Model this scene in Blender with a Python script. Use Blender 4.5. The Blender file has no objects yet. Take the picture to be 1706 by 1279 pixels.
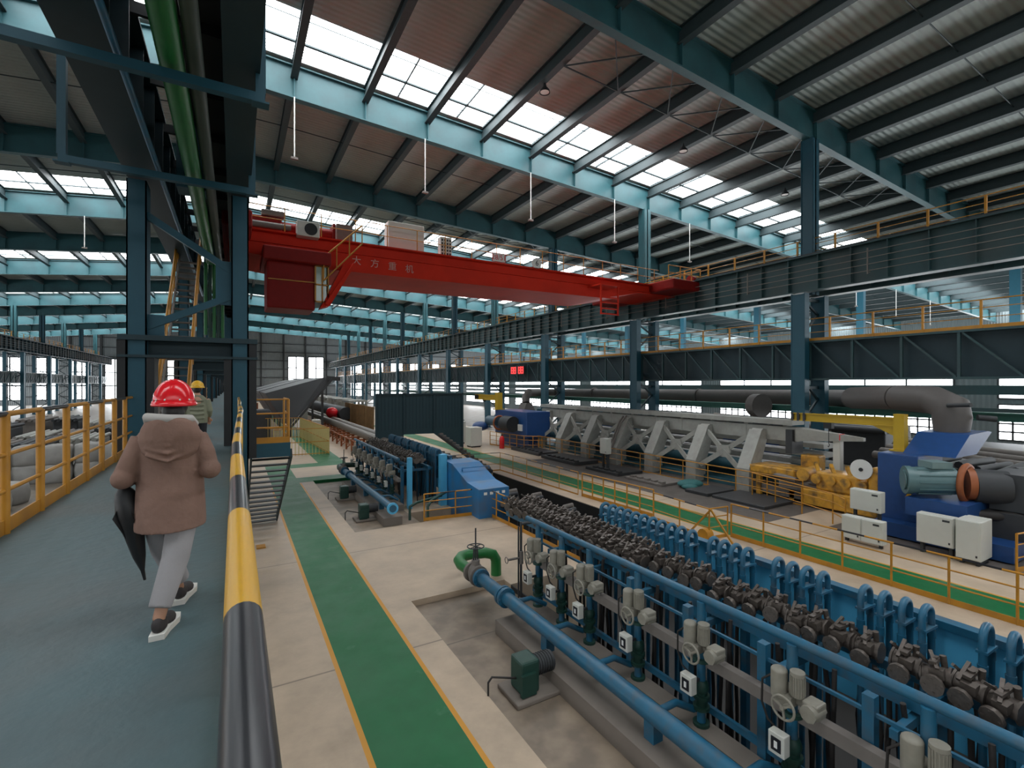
import bpy, bmesh, math, random
from mathutils import Vector, Matrix
random.seed(7)
PI = math.pi
sc = bpy.context.scene
COL = sc.collection
# ------------------------------------------------------------------ camera, world, light, exposure
cd = bpy.data.cameras.new('camera'); cam = bpy.data.objects.new('camera', cd); COL.objects.link(cam)
cd.sensor_width = 36.0; cd.lens = 36.0*800/1706; cd.clip_end = 500; cd.clip_start = 0.05
cam.location = (0, 0, 5.1); cam.rotation_euler = (PI/2, 0, -math.atan(463/800))
sc.camera = cam
w = bpy.data.worlds.new('world'); sc.world = w; w.use_nodes = True
w.node_tree.nodes['Background'].inputs[0].default_value = (0.93, 0.97, 1.0, 1)
w.node_tree.nodes['Background'].inputs[1].default_value = 1.2
sc.view_settings.view_transform = 'Standard'; sc.view_settings.look = 'None'
sc.view_settings.gamma = 1; sc.view_settings.use_curve_mapping = False
sc.view_settings.exposure = 1.55
SKY_E, WIN_E = 3.8, 4.0
# ------------------------------------------------------------------ materials
def mat(name, col, rough=0.55, metal=0.0, var=0.15, scale=6.0, bump=0.0, emit=0.0, dirt=None, dscale=1.2, damt=0.5):
    m = bpy.data.materials.new(name); m.use_nodes = True
    nt = m.node_tree; N = nt.nodes; L = nt.links
    b = N['Principled BSDF']
    b.inputs['Roughness'].default_value = rough; b.inputs['Metallic'].default_value = metal
    c = tuple(col)+(1,)
    b.inputs['Base Color'].default_value = c
    if emit:
        b.inputs['Emission Color'].default_value = c; b.inputs['Emission Strength'].default_value = emit
    if var or dirt:
        g = N.new('ShaderNodeNewGeometry')
        n = N.new('ShaderNodeTexNoise'); n.inputs['Scale'].default_value = scale; n.inputs['Detail'].default_value = 4
        L.new(g.outputs['Position'], n.inputs['Vector'])
        mx = N.new('ShaderNodeMix'); mx.data_type = 'RGBA'
        mx.inputs[6].default_value = tuple(x*(1-var) for x in col)+(1,)
        mx.inputs[7].default_value = tuple(min(1, x*(1+var)) for x in col)+(1,)
        L.new(n.outputs['Fac'], mx.inputs[0]); out = mx.outputs[2]
        if dirt:
            n2 = N.new('ShaderNodeTexNoise'); n2.inputs['Scale'].default_value = dscale; n2.inputs['Detail'].default_value = 6
            L.new(g.outputs['Position'], n2.inputs['Vector'])
            r = N.new('ShaderNodeValToRGB'); r.color_ramp.elements[0].position = 0.45; r.color_ramp.elements[1].position = 0.7
            r.color_ramp.elements[1].color = (damt, damt, damt, 1)
            L.new(n2.outputs['Fac'], r.inputs[0])
            m2 = N.new('ShaderNodeMix'); m2.data_type = 'RGBA'; m2.inputs[7].default_value = tuple(dirt)+(1,)
            L.new(r.outputs[0], m2.inputs[0]); L.new(out, m2.inputs[6]); out = m2.outputs[2]
        L.new(out, b.inputs['Base Color'])
        if bump:
            bp = N.new('ShaderNodeBump'); bp.inputs['Strength'].default_value = bump; bp.inputs['Distance'].default_value = 0.02
            L.new(n.outputs['Fac'], bp.inputs['Height']); L.new(bp.outputs[0], b.inputs['Normal'])
    return m
def emis(name, col, s):
    m = bpy.data.materials.new(name); m.use_nodes = True; nt = m.node_tree
    nt.nodes.remove(nt.nodes['Principled BSDF']); e = nt.nodes.new('ShaderNodeEmission')
    e.inputs[0].default_value = tuple(col)+(1,); e.inputs[1].default_value = s
    nt.links.new(e.outputs[0], nt.nodes['Material Output'].inputs[0]); return m
TEAL = mat('teal_paint', (0.009, 0.070, 0.105), 0.5, var=0.1)
TEALR = mat('rafter_paint', (0.026, 0.105, 0.122), 0.5, var=0.1, dirt=(0.02, 0.05, 0.06), dscale=.6)
TEALD = mat('dark_teal_paint', (0.008, 0.030, 0.040), 0.55, var=0.15)
TEALG = mat('girder_paint', (0.022, 0.062, 0.068), 0.5, var=0.12, dirt=(0.05, 0.05, 0.045), dscale=.5)
BLACK = mat('black_steel', (0.012, 0.014, 0.016), 0.6, var=0.2)
DGREY = mat('dark_grey_steel', (0.035, 0.038, 0.042), 0.6, var=0.2, scale=3)
PURL = mat('purlin_steel', (0.030, 0.050, 0.055), 0.6, var=0.15)
YEL = mat('yellow_paint', (0.50, 0.22, 0.015), 0.45, var=0.12, dirt=(0.30, 0.14, 0.03), dscale=3, damt=.6)
YELB = mat('bright_yellow_paint', (0.62, 0.33, 0.01), 0.35, var=0.08)
YELD = mat('jib_yellow_paint', (0.50, 0.32, 0.01), 0.4, var=0.08)
BLKG = mat('black_gloss_paint', (0.018, 0.018, 0.022), 0.28, var=0.1)
BLUE = mat('pipe_blue_paint', (0.012, 0.11, 0.20), 0.42, var=0.15, dirt=(0.09, 0.09, 0.09), dscale=5, damt=.45)
LBLUE = mat('light_blue_panel', (0.10, 0.48, 0.78), 0.35, var=0.15, scale=2)
DBLUE = mat('machine_blue_paint', (0.010, 0.055, 0.19), 0.42, var=0.15)
TBLUE = mat('tank_blue_paint', (0.015, 0.16, 0.38), 0.4, var=0.1, dirt=(0.10, 0.10, 0.10), dscale=1.5, damt=.6)
GREEN = mat('pipe_green_paint', (0.012, 0.15, 0.032), 0.4, var=0.15)
GREEND = mat('dark_green_paint', (0.010, 0.048, 0.036), 0.5, var=0.2)
GGREY = mat('green_grey_pipe', (0.045, 0.065, 0.05), 0.5, var=0.15)
VALVE = mat('dusty_valve_metal', (0.11, 0.092, 0.08), 0.45, metal=0.45, var=0.45, scale=25)
ACTG = mat('actuator_grey', (0.25, 0.235, 0.195), 0.55, var=0.2, scale=12)
DUST = mat('dusty_grey_steel', (0.17, 0.15, 0.135), 0.7, var=0.2, scale=5)
HOSE = mat('black_rubber_hose', (0.018, 0.015, 0.014), 0.6, var=0.3)
CABW = mat('cabinet_white', (0.58, 0.58, 0.53), 0.45, var=0.04)
RACK = mat('rack_grey_paint', (0.33, 0.33, 0.30), 0.55, var=0.12, dirt=(0.22, 0.21, 0.19), dscale=2)
REDC = mat('crane_red_paint', (0.60, 0.028, 0.011), 0.55, var=0.12, scale=1.5, dirt=(0.30, 0.02, 0.012), dscale=.6, damt=.3)
REDD = mat('crane_dark_red_paint', (0.22, 0.012, 0.010), 0.5, var=0.15)
REDC.node_tree.nodes['Principled BSDF'].inputs['Specular IOR Level'].default_value = .12
REDD.node_tree.nodes['Principled BSDF'].inputs['Specular IOR Level'].default_value = .15
REDP = mat('glossy_red_plastic', (0.72, 0.012, 0.02), 0.18, var=0)
YELP = mat('yellow_plastic', (0.85, 0.48, 0.03), 0.3, var=0)
GLASS = mat('cab_glass', (0.30, 0.42, 0.36), 0.1, var=0.3, scale=3)
DUCT = mat('duct_brown_grey', (0.095, 0.085, 0.08), 0.6, var=0.12)
ORANGE = mat('orange_paint', (0.30, 0.085, 0.025), 0.55, var=0.2)
RUST = mat('rusty_panel', (0.20, 0.11, 0.04), 0.7, var=0.5, scale=2.5)
YMACH = mat('machine_yellow', (0.60, 0.30, 0.03), 0.45, var=0.3, scale=4, dirt=(0.08, 0.05, 0.03), dscale=3, damt=.9)
WHITE = mat('white_paint', (0.75, 0.75, 0.72), 0.5, var=0.05)
BAG = mat('white_bag_fabric', (0.34, 0.33, 0.31), 0.8, var=0.2, scale=3, bump=.4)
CONC = mat('concrete', (0.20, 0.17, 0.145), 0.8, var=0.15, scale=3, bump=.2)
PLATE = mat('dark_floor_plate', (0.035, 0.037, 0.04), 0.5, var=0.3, scale=5)
SHED = mat('screen_teal', (0.009, 0.035, 0.045), 0.5, var=0.08)
TARP = mat('teal_tarp', (0.02, 0.12, 0.12), 0.7, var=0.3)
LITW = emis('daylight_window', (0.93, 0.97, 1.0), WIN_E)
SKYL = emis('skylight_sheet', (0.95, 0.98, 1.0), SKY_E)
LED = emis('red_led', (1.0, 0.02, 0.02), 2.5)
def corrugated(name, col, axis, freq, amt=0.25, bump=0.6):
    m = mat(name, col, 0.55, var=0.12, scale=0.5)
    nt = m.node_tree; N = nt.nodes; L = nt.links; b = N['Principled BSDF']
    g = N.new('ShaderNodeNewGeometry'); s = N.new('ShaderNodeSeparateXYZ'); L.new(g.outputs['Position'], s.inputs[0])
    mu = N.new('ShaderNodeMath'); mu.operation = 'MULTIPLY'; mu.inputs[1].default_value = freq*2*PI; L.new(s.outputs[axis], mu.inputs[0])
    si = N.new('ShaderNodeMath'); si.operation = 'SINE'; L.new(mu.outputs[0], si.inputs[0])
    bp = N.new('ShaderNodeBump'); bp.inputs['Strength'].default_value = bump; bp.inputs['Distance'].default_value = 0.06
    L.new(si.outputs[0], bp.inputs['Height']); L.new(bp.outputs[0], b.inputs['Normal'])
    return m
ROOF = corrugated('roof_sheet', (0.37, 0.43, 0.41), 'Y', 3.2, bump=.5)
WALLM = corrugated('wall_sheet', (0.20, 0.22, 0.23), 'X', 3.0)
WALLS = corrugated('side_wall_sheet', (0.16, 0.20, 0.21), 'Y', 3.0)
# floor: concrete with painted walkways
def floor_mat():
    m = bpy.data.materials.new('painted_concrete_floor'); m.use_nodes = True
    nt = m.node_tree; N = nt.nodes; L = nt.links; b = N['Principled BSDF']; b.inputs['Specular IOR Level'].default_value = .25
    g = N.new('ShaderNodeNewGeometry'); s = N.new('ShaderNodeSeparateXYZ'); L.new(g.outputs['Position'], s.inputs[0])
    def mth(op, a, bb=None):
        n = N.new('ShaderNodeMath'); n.operation = op
        for i, v in enumerate((a, bb)):
            if v is None: continue
            if isinstance(v, (int, float)): n.inputs[i].default_value = v
            else: L.new(v, n.inputs[i])
        return n.outputs[0]
    def band(x0, x1, y0, y1):
        a = mth('GREATER_THAN', s.outputs[0], x0); c = mth('LESS_THAN', s.outputs[0], x1)
        d = mth('GREATER_THAN', s.outputs[1], y0); e = mth('LESS_THAN', s.outputs[1], y1)
        return mth('MULTIPLY', mth('MULTIPLY', a, c), mth('MULTIPLY', d, e))
    def mx(f, a, bb):
        n = N.new('ShaderNodeMix'); n.data_type = 'RGBA'
        L.new(f, n.inputs[0]) if not isinstance(f, float) else None
        for i, v in ((6, a), (7, bb)):
            if isinstance(v, tuple): n.inputs[i].default_value = v+(1,)
            else: L.new(v, n.inputs[i])
        return n.outputs[2]
    n1 = N.new('ShaderNodeTexNoise'); n1.inputs['Scale'].default_value = 0.9; n1.inputs['Detail'].default_value = 8; n1.inputs['Roughness'].default_value = .65
    L.new(g.outputs['Position'], n1.inputs['Vector'])
    r = N.new('ShaderNodeValToRGB'); r.color_ramp.elements[0].position = .3; r.color_ramp.elements[1].position = .7
    r.color_ramp.elements[0].color = (0.38, 0.295, 0.215, 1); r.color_ramp.elements[1].color = (0.56, 0.44, 0.325, 1)
    L.new(n1.outputs['Fac'], r.inputs[0]); base = r.outputs[0]
    n2 = N.new('ShaderNodeTexNoise'); n2.inputs['Scale'].default_value = 2.2; n2.inputs['Detail'].default_value = 6
    L.new(g.outputs['Position'], n2.inputs['Vector'])
    gr = mx(n2.outputs['Fac'], (0.004, 0.10, 0.030), (0.010, 0.15, 0.05))
    stain = N.new('ShaderNodeValToRGB'); stain.color_ramp.elements[0].position = .60; stain.color_ramp.elements[1].position = .72
    L.new(n1.outputs['Fac'], stain.inputs[0])
    gr = mx(mth('MULTIPLY', stain.outputs[0], .2), gr, (0.35, 0.42, 0.36))
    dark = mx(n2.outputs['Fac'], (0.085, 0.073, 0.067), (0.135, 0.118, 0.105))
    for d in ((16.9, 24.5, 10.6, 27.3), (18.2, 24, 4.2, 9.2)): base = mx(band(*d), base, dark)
    recess_tone = N.new('ShaderNodeValToRGB'); recess_tone.color_ramp.elements[0].position = .35; recess_tone.color_ramp.elements[1].position = .6
    L.new(n2.outputs['Fac'], recess_tone.inputs[0])
    for d in ((3.6, 6.1, -8, 10.95), (3.6, 6.1, 17, 27.2)): base = mx(mth('MULTIPLY', band(*d), mth('ADD', mth('MULTIPLY', recess_tone.outputs[0], .3), .55)), base, (0.15, 0.12, 0.095))  # recess floors toned darker, uneven with the noise
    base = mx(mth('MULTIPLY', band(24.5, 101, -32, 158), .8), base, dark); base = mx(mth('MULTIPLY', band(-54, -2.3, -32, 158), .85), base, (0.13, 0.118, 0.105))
    # expansion joints
    jx = mth('LESS_THAN', mth('ABSOLUTE', mth('SUBTRACT', mth('MODULO', mth('ADD', s.outputs[1], 60), 6.0), 3.0)), 0.02)
    base = mx(mth('MULTIPLY', jx, .6), base, (0.10, 0.085, 0.075))
    lines = [(1.56, 1.64, -6, 26), (2.92, 3.0, -6, 26.8), (14.42, 14.5, -6, 60), (15.9, 15.98, -6, 60)]
    greens = [(1.64, 2.92, -6, 32), (1.64, 7.0, 27.0, 28.4), (4.7, 6.3, 33.2, 90), (14.5, 15.9, -6, 60), (1.64, 6.3, 31.8, 33.2)]
    for q in greens: base = mx(band(*q), base, gr)
    for q in lines: base = mx(band(*q), base, (0.58, 0.27, 0.03))
    L.new(base, b.inputs['Base Color'])
    rr = N.new('ShaderNodeMath'); rr.operation = 'MULTIPLY_ADD'; rr.inputs[1].default_value = .5; rr.inputs[2].default_value = .22
    L.new(n1.outputs['Fac'], rr.inputs[0]); L.new(rr.outputs[0], b.inputs['Roughness'])
    bp = N.new('ShaderNodeBump'); bp.inputs['Strength'].default_value = .12; L.new(n2.outputs['Fac'], bp.inputs['Height']); L.new(bp.outputs[0], b.inputs['Normal'])
    return m
FLOOR = floor_mat()
DECK = mat('walkway_deck_paint', (0.066, 0.115, 0.128), 0.5, var=0.12, scale=9, dirt=(0.085, 0.095, 0.095), dscale=.7, damt=.8, bump=.3)

# ------------------------------------------------------------------ mesh builder
class M:
    def __init__(s): s.v = []; s.f = []; s.mi = []; s.cur = 0; s.sm = []
    def add(s, vs, fs, smooth=False):
        o = len(s.v); s.v += [tuple(v) for v in vs]
        for f in fs: s.f.append(tuple(i+o for i in f)); s.mi.append(s.cur); s.sm.append(smooth)
        return s
    def box(s, x0, x1, y0, y1, z0, z1):
        return s.add([(x0,y0,z0),(x1,y0,z0),(x1,y1,z0),(x0,y1,z0),(x0,y0,z1),(x1,y0,z1),(x1,y1,z1),(x0,y1,z1)],
            [(0,3,2,1),(4,5,6,7),(0,1,5,4),(1,2,6,5),(2,3,7,6),(3,0,4,7)])
    def cbox(s, c, d, R=None):
        vs = []
        for k in ((-1,-1,-1),(1,-1,-1),(1,1,-1),(-1,1,-1),(-1,-1,1),(1,-1,1),(1,1,1),(-1,1,1)):
            v = Vector((k[0]*d[0]/2, k[1]*d[1]/2, k[2]*d[2]/2))
            if R: v = R @ v
            vs.append(v+Vector(c))
        return s.add(vs, [(0,3,2,1),(4,5,6,7),(0,1,5,4),(1,2,6,5),(2,3,7,6),(3,0,4,7)])
    def bbox(s, x0, x1, y0, y1, z0, z1, b=0.02):   # box with chamfered vertical and top edges
        bm = bmesh.new(); bmesh.ops.create_cube(bm, size=1)
        for v in bm.verts: v.co = Vector(((x0+x1)/2+v.co.x*(x1-x0), (y0+y1)/2+v.co.y*(y1-y0), (z0+z1)/2+v.co.z*(z1-z0)))
        bmesh.ops.bevel(bm, geom=bm.edges[:], offset=b, segments=2, affect='EDGES', profile=.5)
        return s.bm(bm)
    def bm(s, bm, smooth=False):
        bm.verts.index_update()
        s.add([v.co for v in bm.verts], [[v.index for v in f.verts] for f in bm.faces], smooth); bm.free(); return s
    def bar(s, p, q, w, h=None):
        p = Vector(p); q = Vector(q); h = h or w; d = (q-p); L = d.length
        if L < 1e-6: return s
        d.normalize(); up = Vector((0,0,1)) if abs(d.z) < .95 else Vector((0,1,0))
        a = d.cross(up).normalized(); b = a.cross(d).normalized()
        vs = [p+a*i*w/2+b*j*h/2 for i, j in ((-1,-1),(1,-1),(1,1),(-1,1))]+[q+a*i*w/2+b*j*h/2 for i, j in ((-1,-1),(1,-1),(1,1),(-1,1))]
        return s.add(vs, [(0,3,2,1),(4,5,6,7),(0,1,5,4),(1,2,6,5),(2,3,7,6),(3,0,4,7)])
    def tube(s, pts, r, n=10, cap=True, smooth=True):
        pts = [Vector(p) for p in pts]; rs = r if isinstance(r, (list, tuple)) else [r]*len(pts)
        vs = []; prev = None
        for i, p in enumerate(pts):
            if i == 0: d = pts[1]-p
            elif i == len(pts)-1: d = p-pts[i-1]
            else: d = (pts[i+1]-p).normalized()+(p-pts[i-1]).normalized()
            d.normalize()
            if prev is None:
                up = Vector((0,0,1)) if abs(d.z) < .9 else Vector((1,0,0)); a = d.cross(up).normalized()
            else: a = (prev-d*prev.dot(d)).normalized()
            prev = a; b = d.cross(a)
            for k in range(n):
                t = 2*PI*k/n; vs.append(p+(a*math.cos(t)+b*math.sin(t))*rs[i])
        fs = []
        for i in range(len(pts)-1):
            for k in range(n):
                k2 = (k+1) % n; fs.append((i*n+k, i*n+k2, (i+1)*n+k2, (i+1)*n+k))
        s.add(vs, fs, smooth)
        if cap: s.add(vs[:n], [tuple(range(n-1,-1,-1))]); s.add(vs[-n:], [tuple(range(n))])
        return s
    def cyl(s, p, q, r, n=14): return s.tube([p, q], r, n)
    def lathe(s, c, prof, axis='z', n=20, smooth=True):
        vs = []
        for r, h in prof:
            for k in range(n):
                t = 2*PI*k/n; a, b = r*math.cos(t), r*math.sin(t)
                v = {'z': (a, b, h), 'x': (h, a, b), 'y': (b, h, a)}[axis]; vs.append((c[0]+v[0], c[1]+v[1], c[2]+v[2]))
        fs = [(i*n+k, i*n+(k+1) % n, (i+1)*n+(k+1) % n, (i+1)*n+k) for i in range(len(prof)-1) for k in range(n)]
        return s.add(vs, fs, smooth)
    def prism(s, poly, a0, a1, axis='y'):
        def P(u, v, a): return {'y': (u, a, v), 'x': (a, u, v), 'z': (u, v, a)}[axis]
        n = len(poly); vs = [P(u, v, a0) for u, v in poly]+[P(u, v, a1) for u, v in poly]
        return s.add(vs, [tuple(range(n)), tuple(range(2*n-1, n-1, -1))]+[(i, i+n, (i+1) % n+n, (i+1) % n) for i in range(n)])
    def ring(s, c, R, r, axis='x', n=20, m=6):
        pts = []
        for k in range(n):
            t = 2*PI*k/n; a, b = R*math.cos(t), R*math.sin(t)
            pts.append({'x': (c[0], c[1]+a, c[2]+b), 'y': (c[0]+a, c[1], c[2]+b), 'z': (c[0]+a, c[1]+b, c[2])}[axis])
        vs = []; cc = Vector(c); ax = {'x': Vector((1,0,0)), 'y': Vector((0,1,0)), 'z': Vector((0,0,1))}[axis]
        for p in pts:
            d = (Vector(p)-cc).normalized()
            for j in range(m):
                t = 2*PI*j/m; vs.append(Vector(p)+d*r*math.cos(t)+ax*r*math.sin(t))
        fs = [(i*m+j, ((i+1) % n)*m+j, ((i+1) % n)*m+(j+1) % m, i*m+(j+1) % m) for i in range(n) for j in range(m)]
        return s.add(vs, fs, True)
    def ball(s, c, r, seg=14):
        r = r if isinstance(r, tuple) else (r, r, r)
        bm = bmesh.new(); bmesh.ops.create_uvsphere(bm, u_segments=seg, v_segments=max(6, seg*2//3), radius=1)
        for v in bm.verts: v.co = Vector((c[0]+v.co.x*r[0], c[1]+v.co.y*r[1], c[2]+v.co.z*r[2]))
        return s.bm(bm, True)
    def build(s, name, m, parent=None, fix=True, remesh=0, sub=0):
        me = bpy.data.meshes.new(name)
        off = parent_loc(parent)
        me.from_pydata([(v[0]-off[0], v[1]-off[1], v[2]-off[2]) for v in s.v], [], s.f)
        ms = m if isinstance(m, (list, tuple)) else [m]
        for q in ms: me.materials.append(q)
        for p, i, sm in zip(me.polygons, s.mi, s.sm): p.material_index = i; p.use_smooth = sm
        if fix:
            bm = bmesh.new(); bm.from_mesh(me); bmesh.ops.recalc_face_normals(bm, faces=bm.faces); bm.to_mesh(me); bm.free()
        o = bpy.data.objects.new(name, me); COL.objects.link(o)
        if parent: o.parent = parent
        if remesh:
            md = o.modifiers.new('r', 'REMESH'); md.mode = 'VOXEL'; md.voxel_size = remesh; md.use_smooth_shade = True
            if sub: s2 = o.modifiers.new('s', 'SMOOTH'); s2.iterations = sub; s2.factor = .6
        return o
def parent_loc(p):
    v = Vector((0, 0, 0))
    while p: v = v+p.location; p = p.parent
    return v
def tag(o, label=None, cat=None, group=None, kind=None):
    if label: o['label'] = label
    if cat: o['category'] = cat
    if group: o['group'] = group
    if kind: o['kind'] = kind
    return o
def thing(name, label, cat, loc=(0, 0, 0), group=None):
    o = bpy.data.objects.new(name, None); COL.objects.link(o); o.location = loc; o.empty_display_size = .1
    return tag(o, label, cat, group)
def struct(name, mb, m, label=None): return tag(mb.build(name, m), kind='structure', label=label)
def kids(o): return [c for c in bpy.data.objects if c.parent == o]
def dup(root, loc, label=None, group=None, rz=None, scale=None):
    r = root.copy(); COL.objects.link(r); r.location = loc
    if rz is not None: r.rotation_euler = (0, 0, rz)
    if scale: r.scale = scale
    if label: r['label'] = label
    if group: r['group'] = group
    for ch in kids(root):
        if ch == r: continue
        c = ch.copy(); COL.objects.link(c); c.parent = r
        for g in kids(ch):
            if g == c: continue
            d = g.copy(); COL.objects.link(d); d.parent = c
    return r
ORD = ['nearest', 'second', 'third', 'fourth', 'fifth', 'sixth', 'seventh', 'eighth', 'ninth', 'tenth', 'eleventh', 'twelfth', 'thirteenth', 'fourteenth',
       'fifteenth', 'sixteenth', 'seventeenth', 'eighteenth', 'nineteenth', 'twentieth']
ORD1 = ['first']+ORD[1:]
# ------------------------------------------------------------------ floor and pits
f = M()
for r in ((-54, 3.6, -32, 158), (3.6, 6.1, 10.95, 17.0), (3.6, 100, 28.5, 158), (6.1, 8.7, 10.6, 17.05), (13.0, 100, -32, 28.5), (3.6, 13.0, -32, -8), (3.6, 6.1, 27.2, 28.5),
          (6.1, 13.0, 24.6, 28.5)):
    f.box(r[0], r[1], r[2], r[3], -2.2, 0)
f.box(3.6, 6.1, -8, 10.95, -2.2, -.14); f.box(3.6, 6.1, 17.0, 27.2, -2.2, -.14)
f.box(6.1, 8.7, 19.0, 24.6, -2.2, -.14); f.box(8.7, 9.4, 19.0, 24.6, -2.2, -.14)
f.box(6.1, 13.0, -8, 24.6, -2.5, -2.2)
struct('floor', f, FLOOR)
c = M()
c.box(4.75, 5.45, -3, 8.9, -.14, .16); c.box(4.75, 5.45, 17.6, 25.5, -.14, .16)
c.box(5.75, 6.1, -3, 9.6, -.14, .10); c.box(5.75, 6.1, 19.5, 28.2, -.14, .10)
struct('floor_plinth', c, CONC)
m = M(); m.box(6.11, 12.99, -8, 24.5, -2.2, -2.15); m.box(6.1, 6.13, -8, 10.6, -2.2, -.02); m.box(12.96, 13.0, -8, 24.6, -2.2, -.02)  # added near-black sheets, the pit's shade put into their colour
struct('floor_pit_shade', m, mat('pit_shade_black', (0.012, 0.011, 0.010), .6, var=.4, scale=2))
# ------------------------------------------------------------------ roof
def zb(x): return 19.5-.05*x if x >= 0 else 19.5+.10*x       # rafter bottom
XS = [-54, -27, 0, 26, 59, 101]
sky = [(y-3.9, y-.35) for y in (-21.7, 2.3, 26.3, 50.3, 74.3, 98.3, 122.3, 146.3)]
r = M(); ys = -32.0
for a, b in sky+[(158, 158)]:
    if a > ys:
        for i in range(len(XS)-1):
            x0, x1 = XS[i], XS[i+1]; z0, z1 = zb(x0)+1.75, zb(x1)+1.75
            r.add([(x0,ys,z0),(x1,ys,z1),(x1,a,z1),(x0,a,z0),(x0,ys,z0+.08),(x1,ys,z1+.08),(x1,a,z1+.08),(x0,a,z0+.08)],
                  [(0,1,2,3),(4,7,6,5),(0,4,5,1),(2,6,7,3),(1,5,6,2),(0,3,7,4)])
    ys = b
struct('ceiling', r, ROOF)
for k, (a, b) in enumerate(sky):
    m = M()
    for i in range(len(XS)-1):
        x0, x1 = XS[i], XS[i+1]; z0, z1 = zb(x0)+1.86, zb(x1)+1.86
        m.add([(x0,a,z0),(x1,a,z1),(x1,b,z1),(x0,b,z0)], [(0,3,2,1)])
    o = tag(m.build('window_%d' % (k+1), SKYL, fix=False), kind='structure')
    fr = M()
    for i in range(len(XS)-1):
        x0, x1 = XS[i], XS[i+1]; z0, z1 = zb(x0)+1.8, zb(x1)+1.8
        yy = a+(b-a)*.62
        fr.bar((x0, yy, z0), (x1, yy, z1), .14, .08)
        fr.bar((x0, a+.55, z0), (x1, a+.55, z1), .03, .04)
        for yy in (b-.25, b-.5, b-.75): fr.bar((x0, yy, z0), (x1, yy, z1), .02, .03)
    x = -51.7
    while x < 100:
        if (int((x+60)/1.75)) % 3 != 0: fr.bar((x, a, zb(x)+1.8), (x, b, zb(x)+1.8), .07, .1)
        x += 1.75
    ob = fr.build('frame', PURL); ob.parent = o
# purlins
PX = [2.6+3.5*k for k in range(-15, 28)]
for i, x in enumerate(PX):
    m = M(); z = zb(x)
    m.box(x-.03, x+.03, -32, 158, z+1.08, z+1.7)
    m.box(x-.17, x+.17, -32, 158, z+1.0, z+1.06); m.box(x-.13, x+.13, -32, 158, z+1.68, z+1.72)
    tag(m.build('ceiling_purlin', PURL), kind='structure', group='roof purlins')
# rafters
RY = [-21.7+12*k for k in range(16)]
for k, y in enumerate(RY):
    m = M(); lit = (k % 2 == 0); W = .19
    seg = [-54, -29, -27, -14, 0, 14, 25, 27, 40, 59, 80, 100]
    for i in range(len(seg)-1):
        x0, x1 = seg[i], seg[i+1]; z0, z1 = zb(x0), zb(x1); t0, t1 = z0+1.6, z1+1.6
        m.add([(x0,y-.02,z0),(x1,y-.02,z1),(x1,y-.02,t1),(x0,y-.02,t0),(x0,y+.02,z0),(x1,y+.02,z1),(x1,y+.02,t1),(x0,y+.02,t0)],
              [(0,1,2,3),(4,7,6,5)])
        m.bar((x0, y, z0), (x1, y, z1), 2*W, .06); m.bar((x0, y, t0), (x1, y, t1), 2*W, .06)
    for x in PX[::1]:
        m.box(x-.02, x+.02, y-W, y+W, zb(x)+.02, zb(x)+1.58)
    for x in PX:      # knee gusset to purlin bottom
        for s in (1,):
            m.add([(x, y+s*W, zb(x)+1.05), (x, y+s*.7, zb(x)+1.05), (x, y+s*W, zb(x)+.5), (x+.03, y+s*W, zb(x)+1.05), (x+.03, y+s*.7, zb(x)+1.05), (x+.03, y+s*W, zb(x)+.5)],
                  [(0,1,2),(5,4,3),(1,4,5,2),(0,3,4,1)])
    tag(m.build('ceiling_rafter', TEALR), kind='structure', group='roof rafters')
# roof cross bracing
m = M()
for y0 in (14.6, 38.6, 62.6):
    for i in range(18, 26):
        x0, x1 = PX[i]+.1, PX[i+1]-.1
        z0, z1 = zb(x0)+.95, zb(x1)+.95
        for ya, yb in ((y0, y0+3.4), (y0+3.4, y0)): m.bar((x0, ya, z0), (x1, yb, z1), .05)
        m.bar((x0, y0+3.4, z0), (x1, y0+3.4, z1), .05)
for y0 in (8.3, 32, 44): 
    for i in range(4, 40): m.bar((PX[i], y0, zb(PX[i])+1.3), (PX[i+1], y0, zb(PX[i+1])+1.3), .04)
tag(m.build('ceiling_brace', PURL), kind='structure')
# ------------------------------------------------------------------ walls
def wall_y(x0, x1, y, z0, ztop, holes, name, m, t=.2):
    mb = M(); hs = sorted(holes); x = x0
    def zt(x): return ztop(x) if callable(ztop) else ztop
    for hx0, hx1, hz0, hz1 in hs:
        mb.prism([(x, z0), (hx0, z0), (hx0, zt(hx0)), (x, zt(x))], y, y+t)
        mb.prism([(hx0, z0), (hx1, z0), (hx1, hz0), (hx0, hz0)], y, y+t)
        mb.prism([(hx0, hz1), (hx1, hz1), (hx1, zt(hx1)), (hx0, zt(hx0))], y, y+t); x = hx1
    mb.prism([(x, z0), (x1, z0), (x1, zt(x1)), (x, zt(x))], y, y+t)
    return struct(name, mb, m)
holes = [(-48+i*6.5, -44+i*6.5, 1.2, 11.5) for i in range(7)]+[(14, 18.4, 3.2, 13.3), (19.6, 24.0, 3.2, 13.3)]+[(32+i*6.5, 36+i*6.5, 1.2, 12) for i in range(10)]
wall_y(-54, 101, 158, 0, lambda x: zb(x)+1.7, holes, 'wall_far', WALLM)
wall_y(-54, 101, -32.2, 0, lambda x: zb(x)+1.7, [], 'wall_near', WALLM)
WN = [8]
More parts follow.
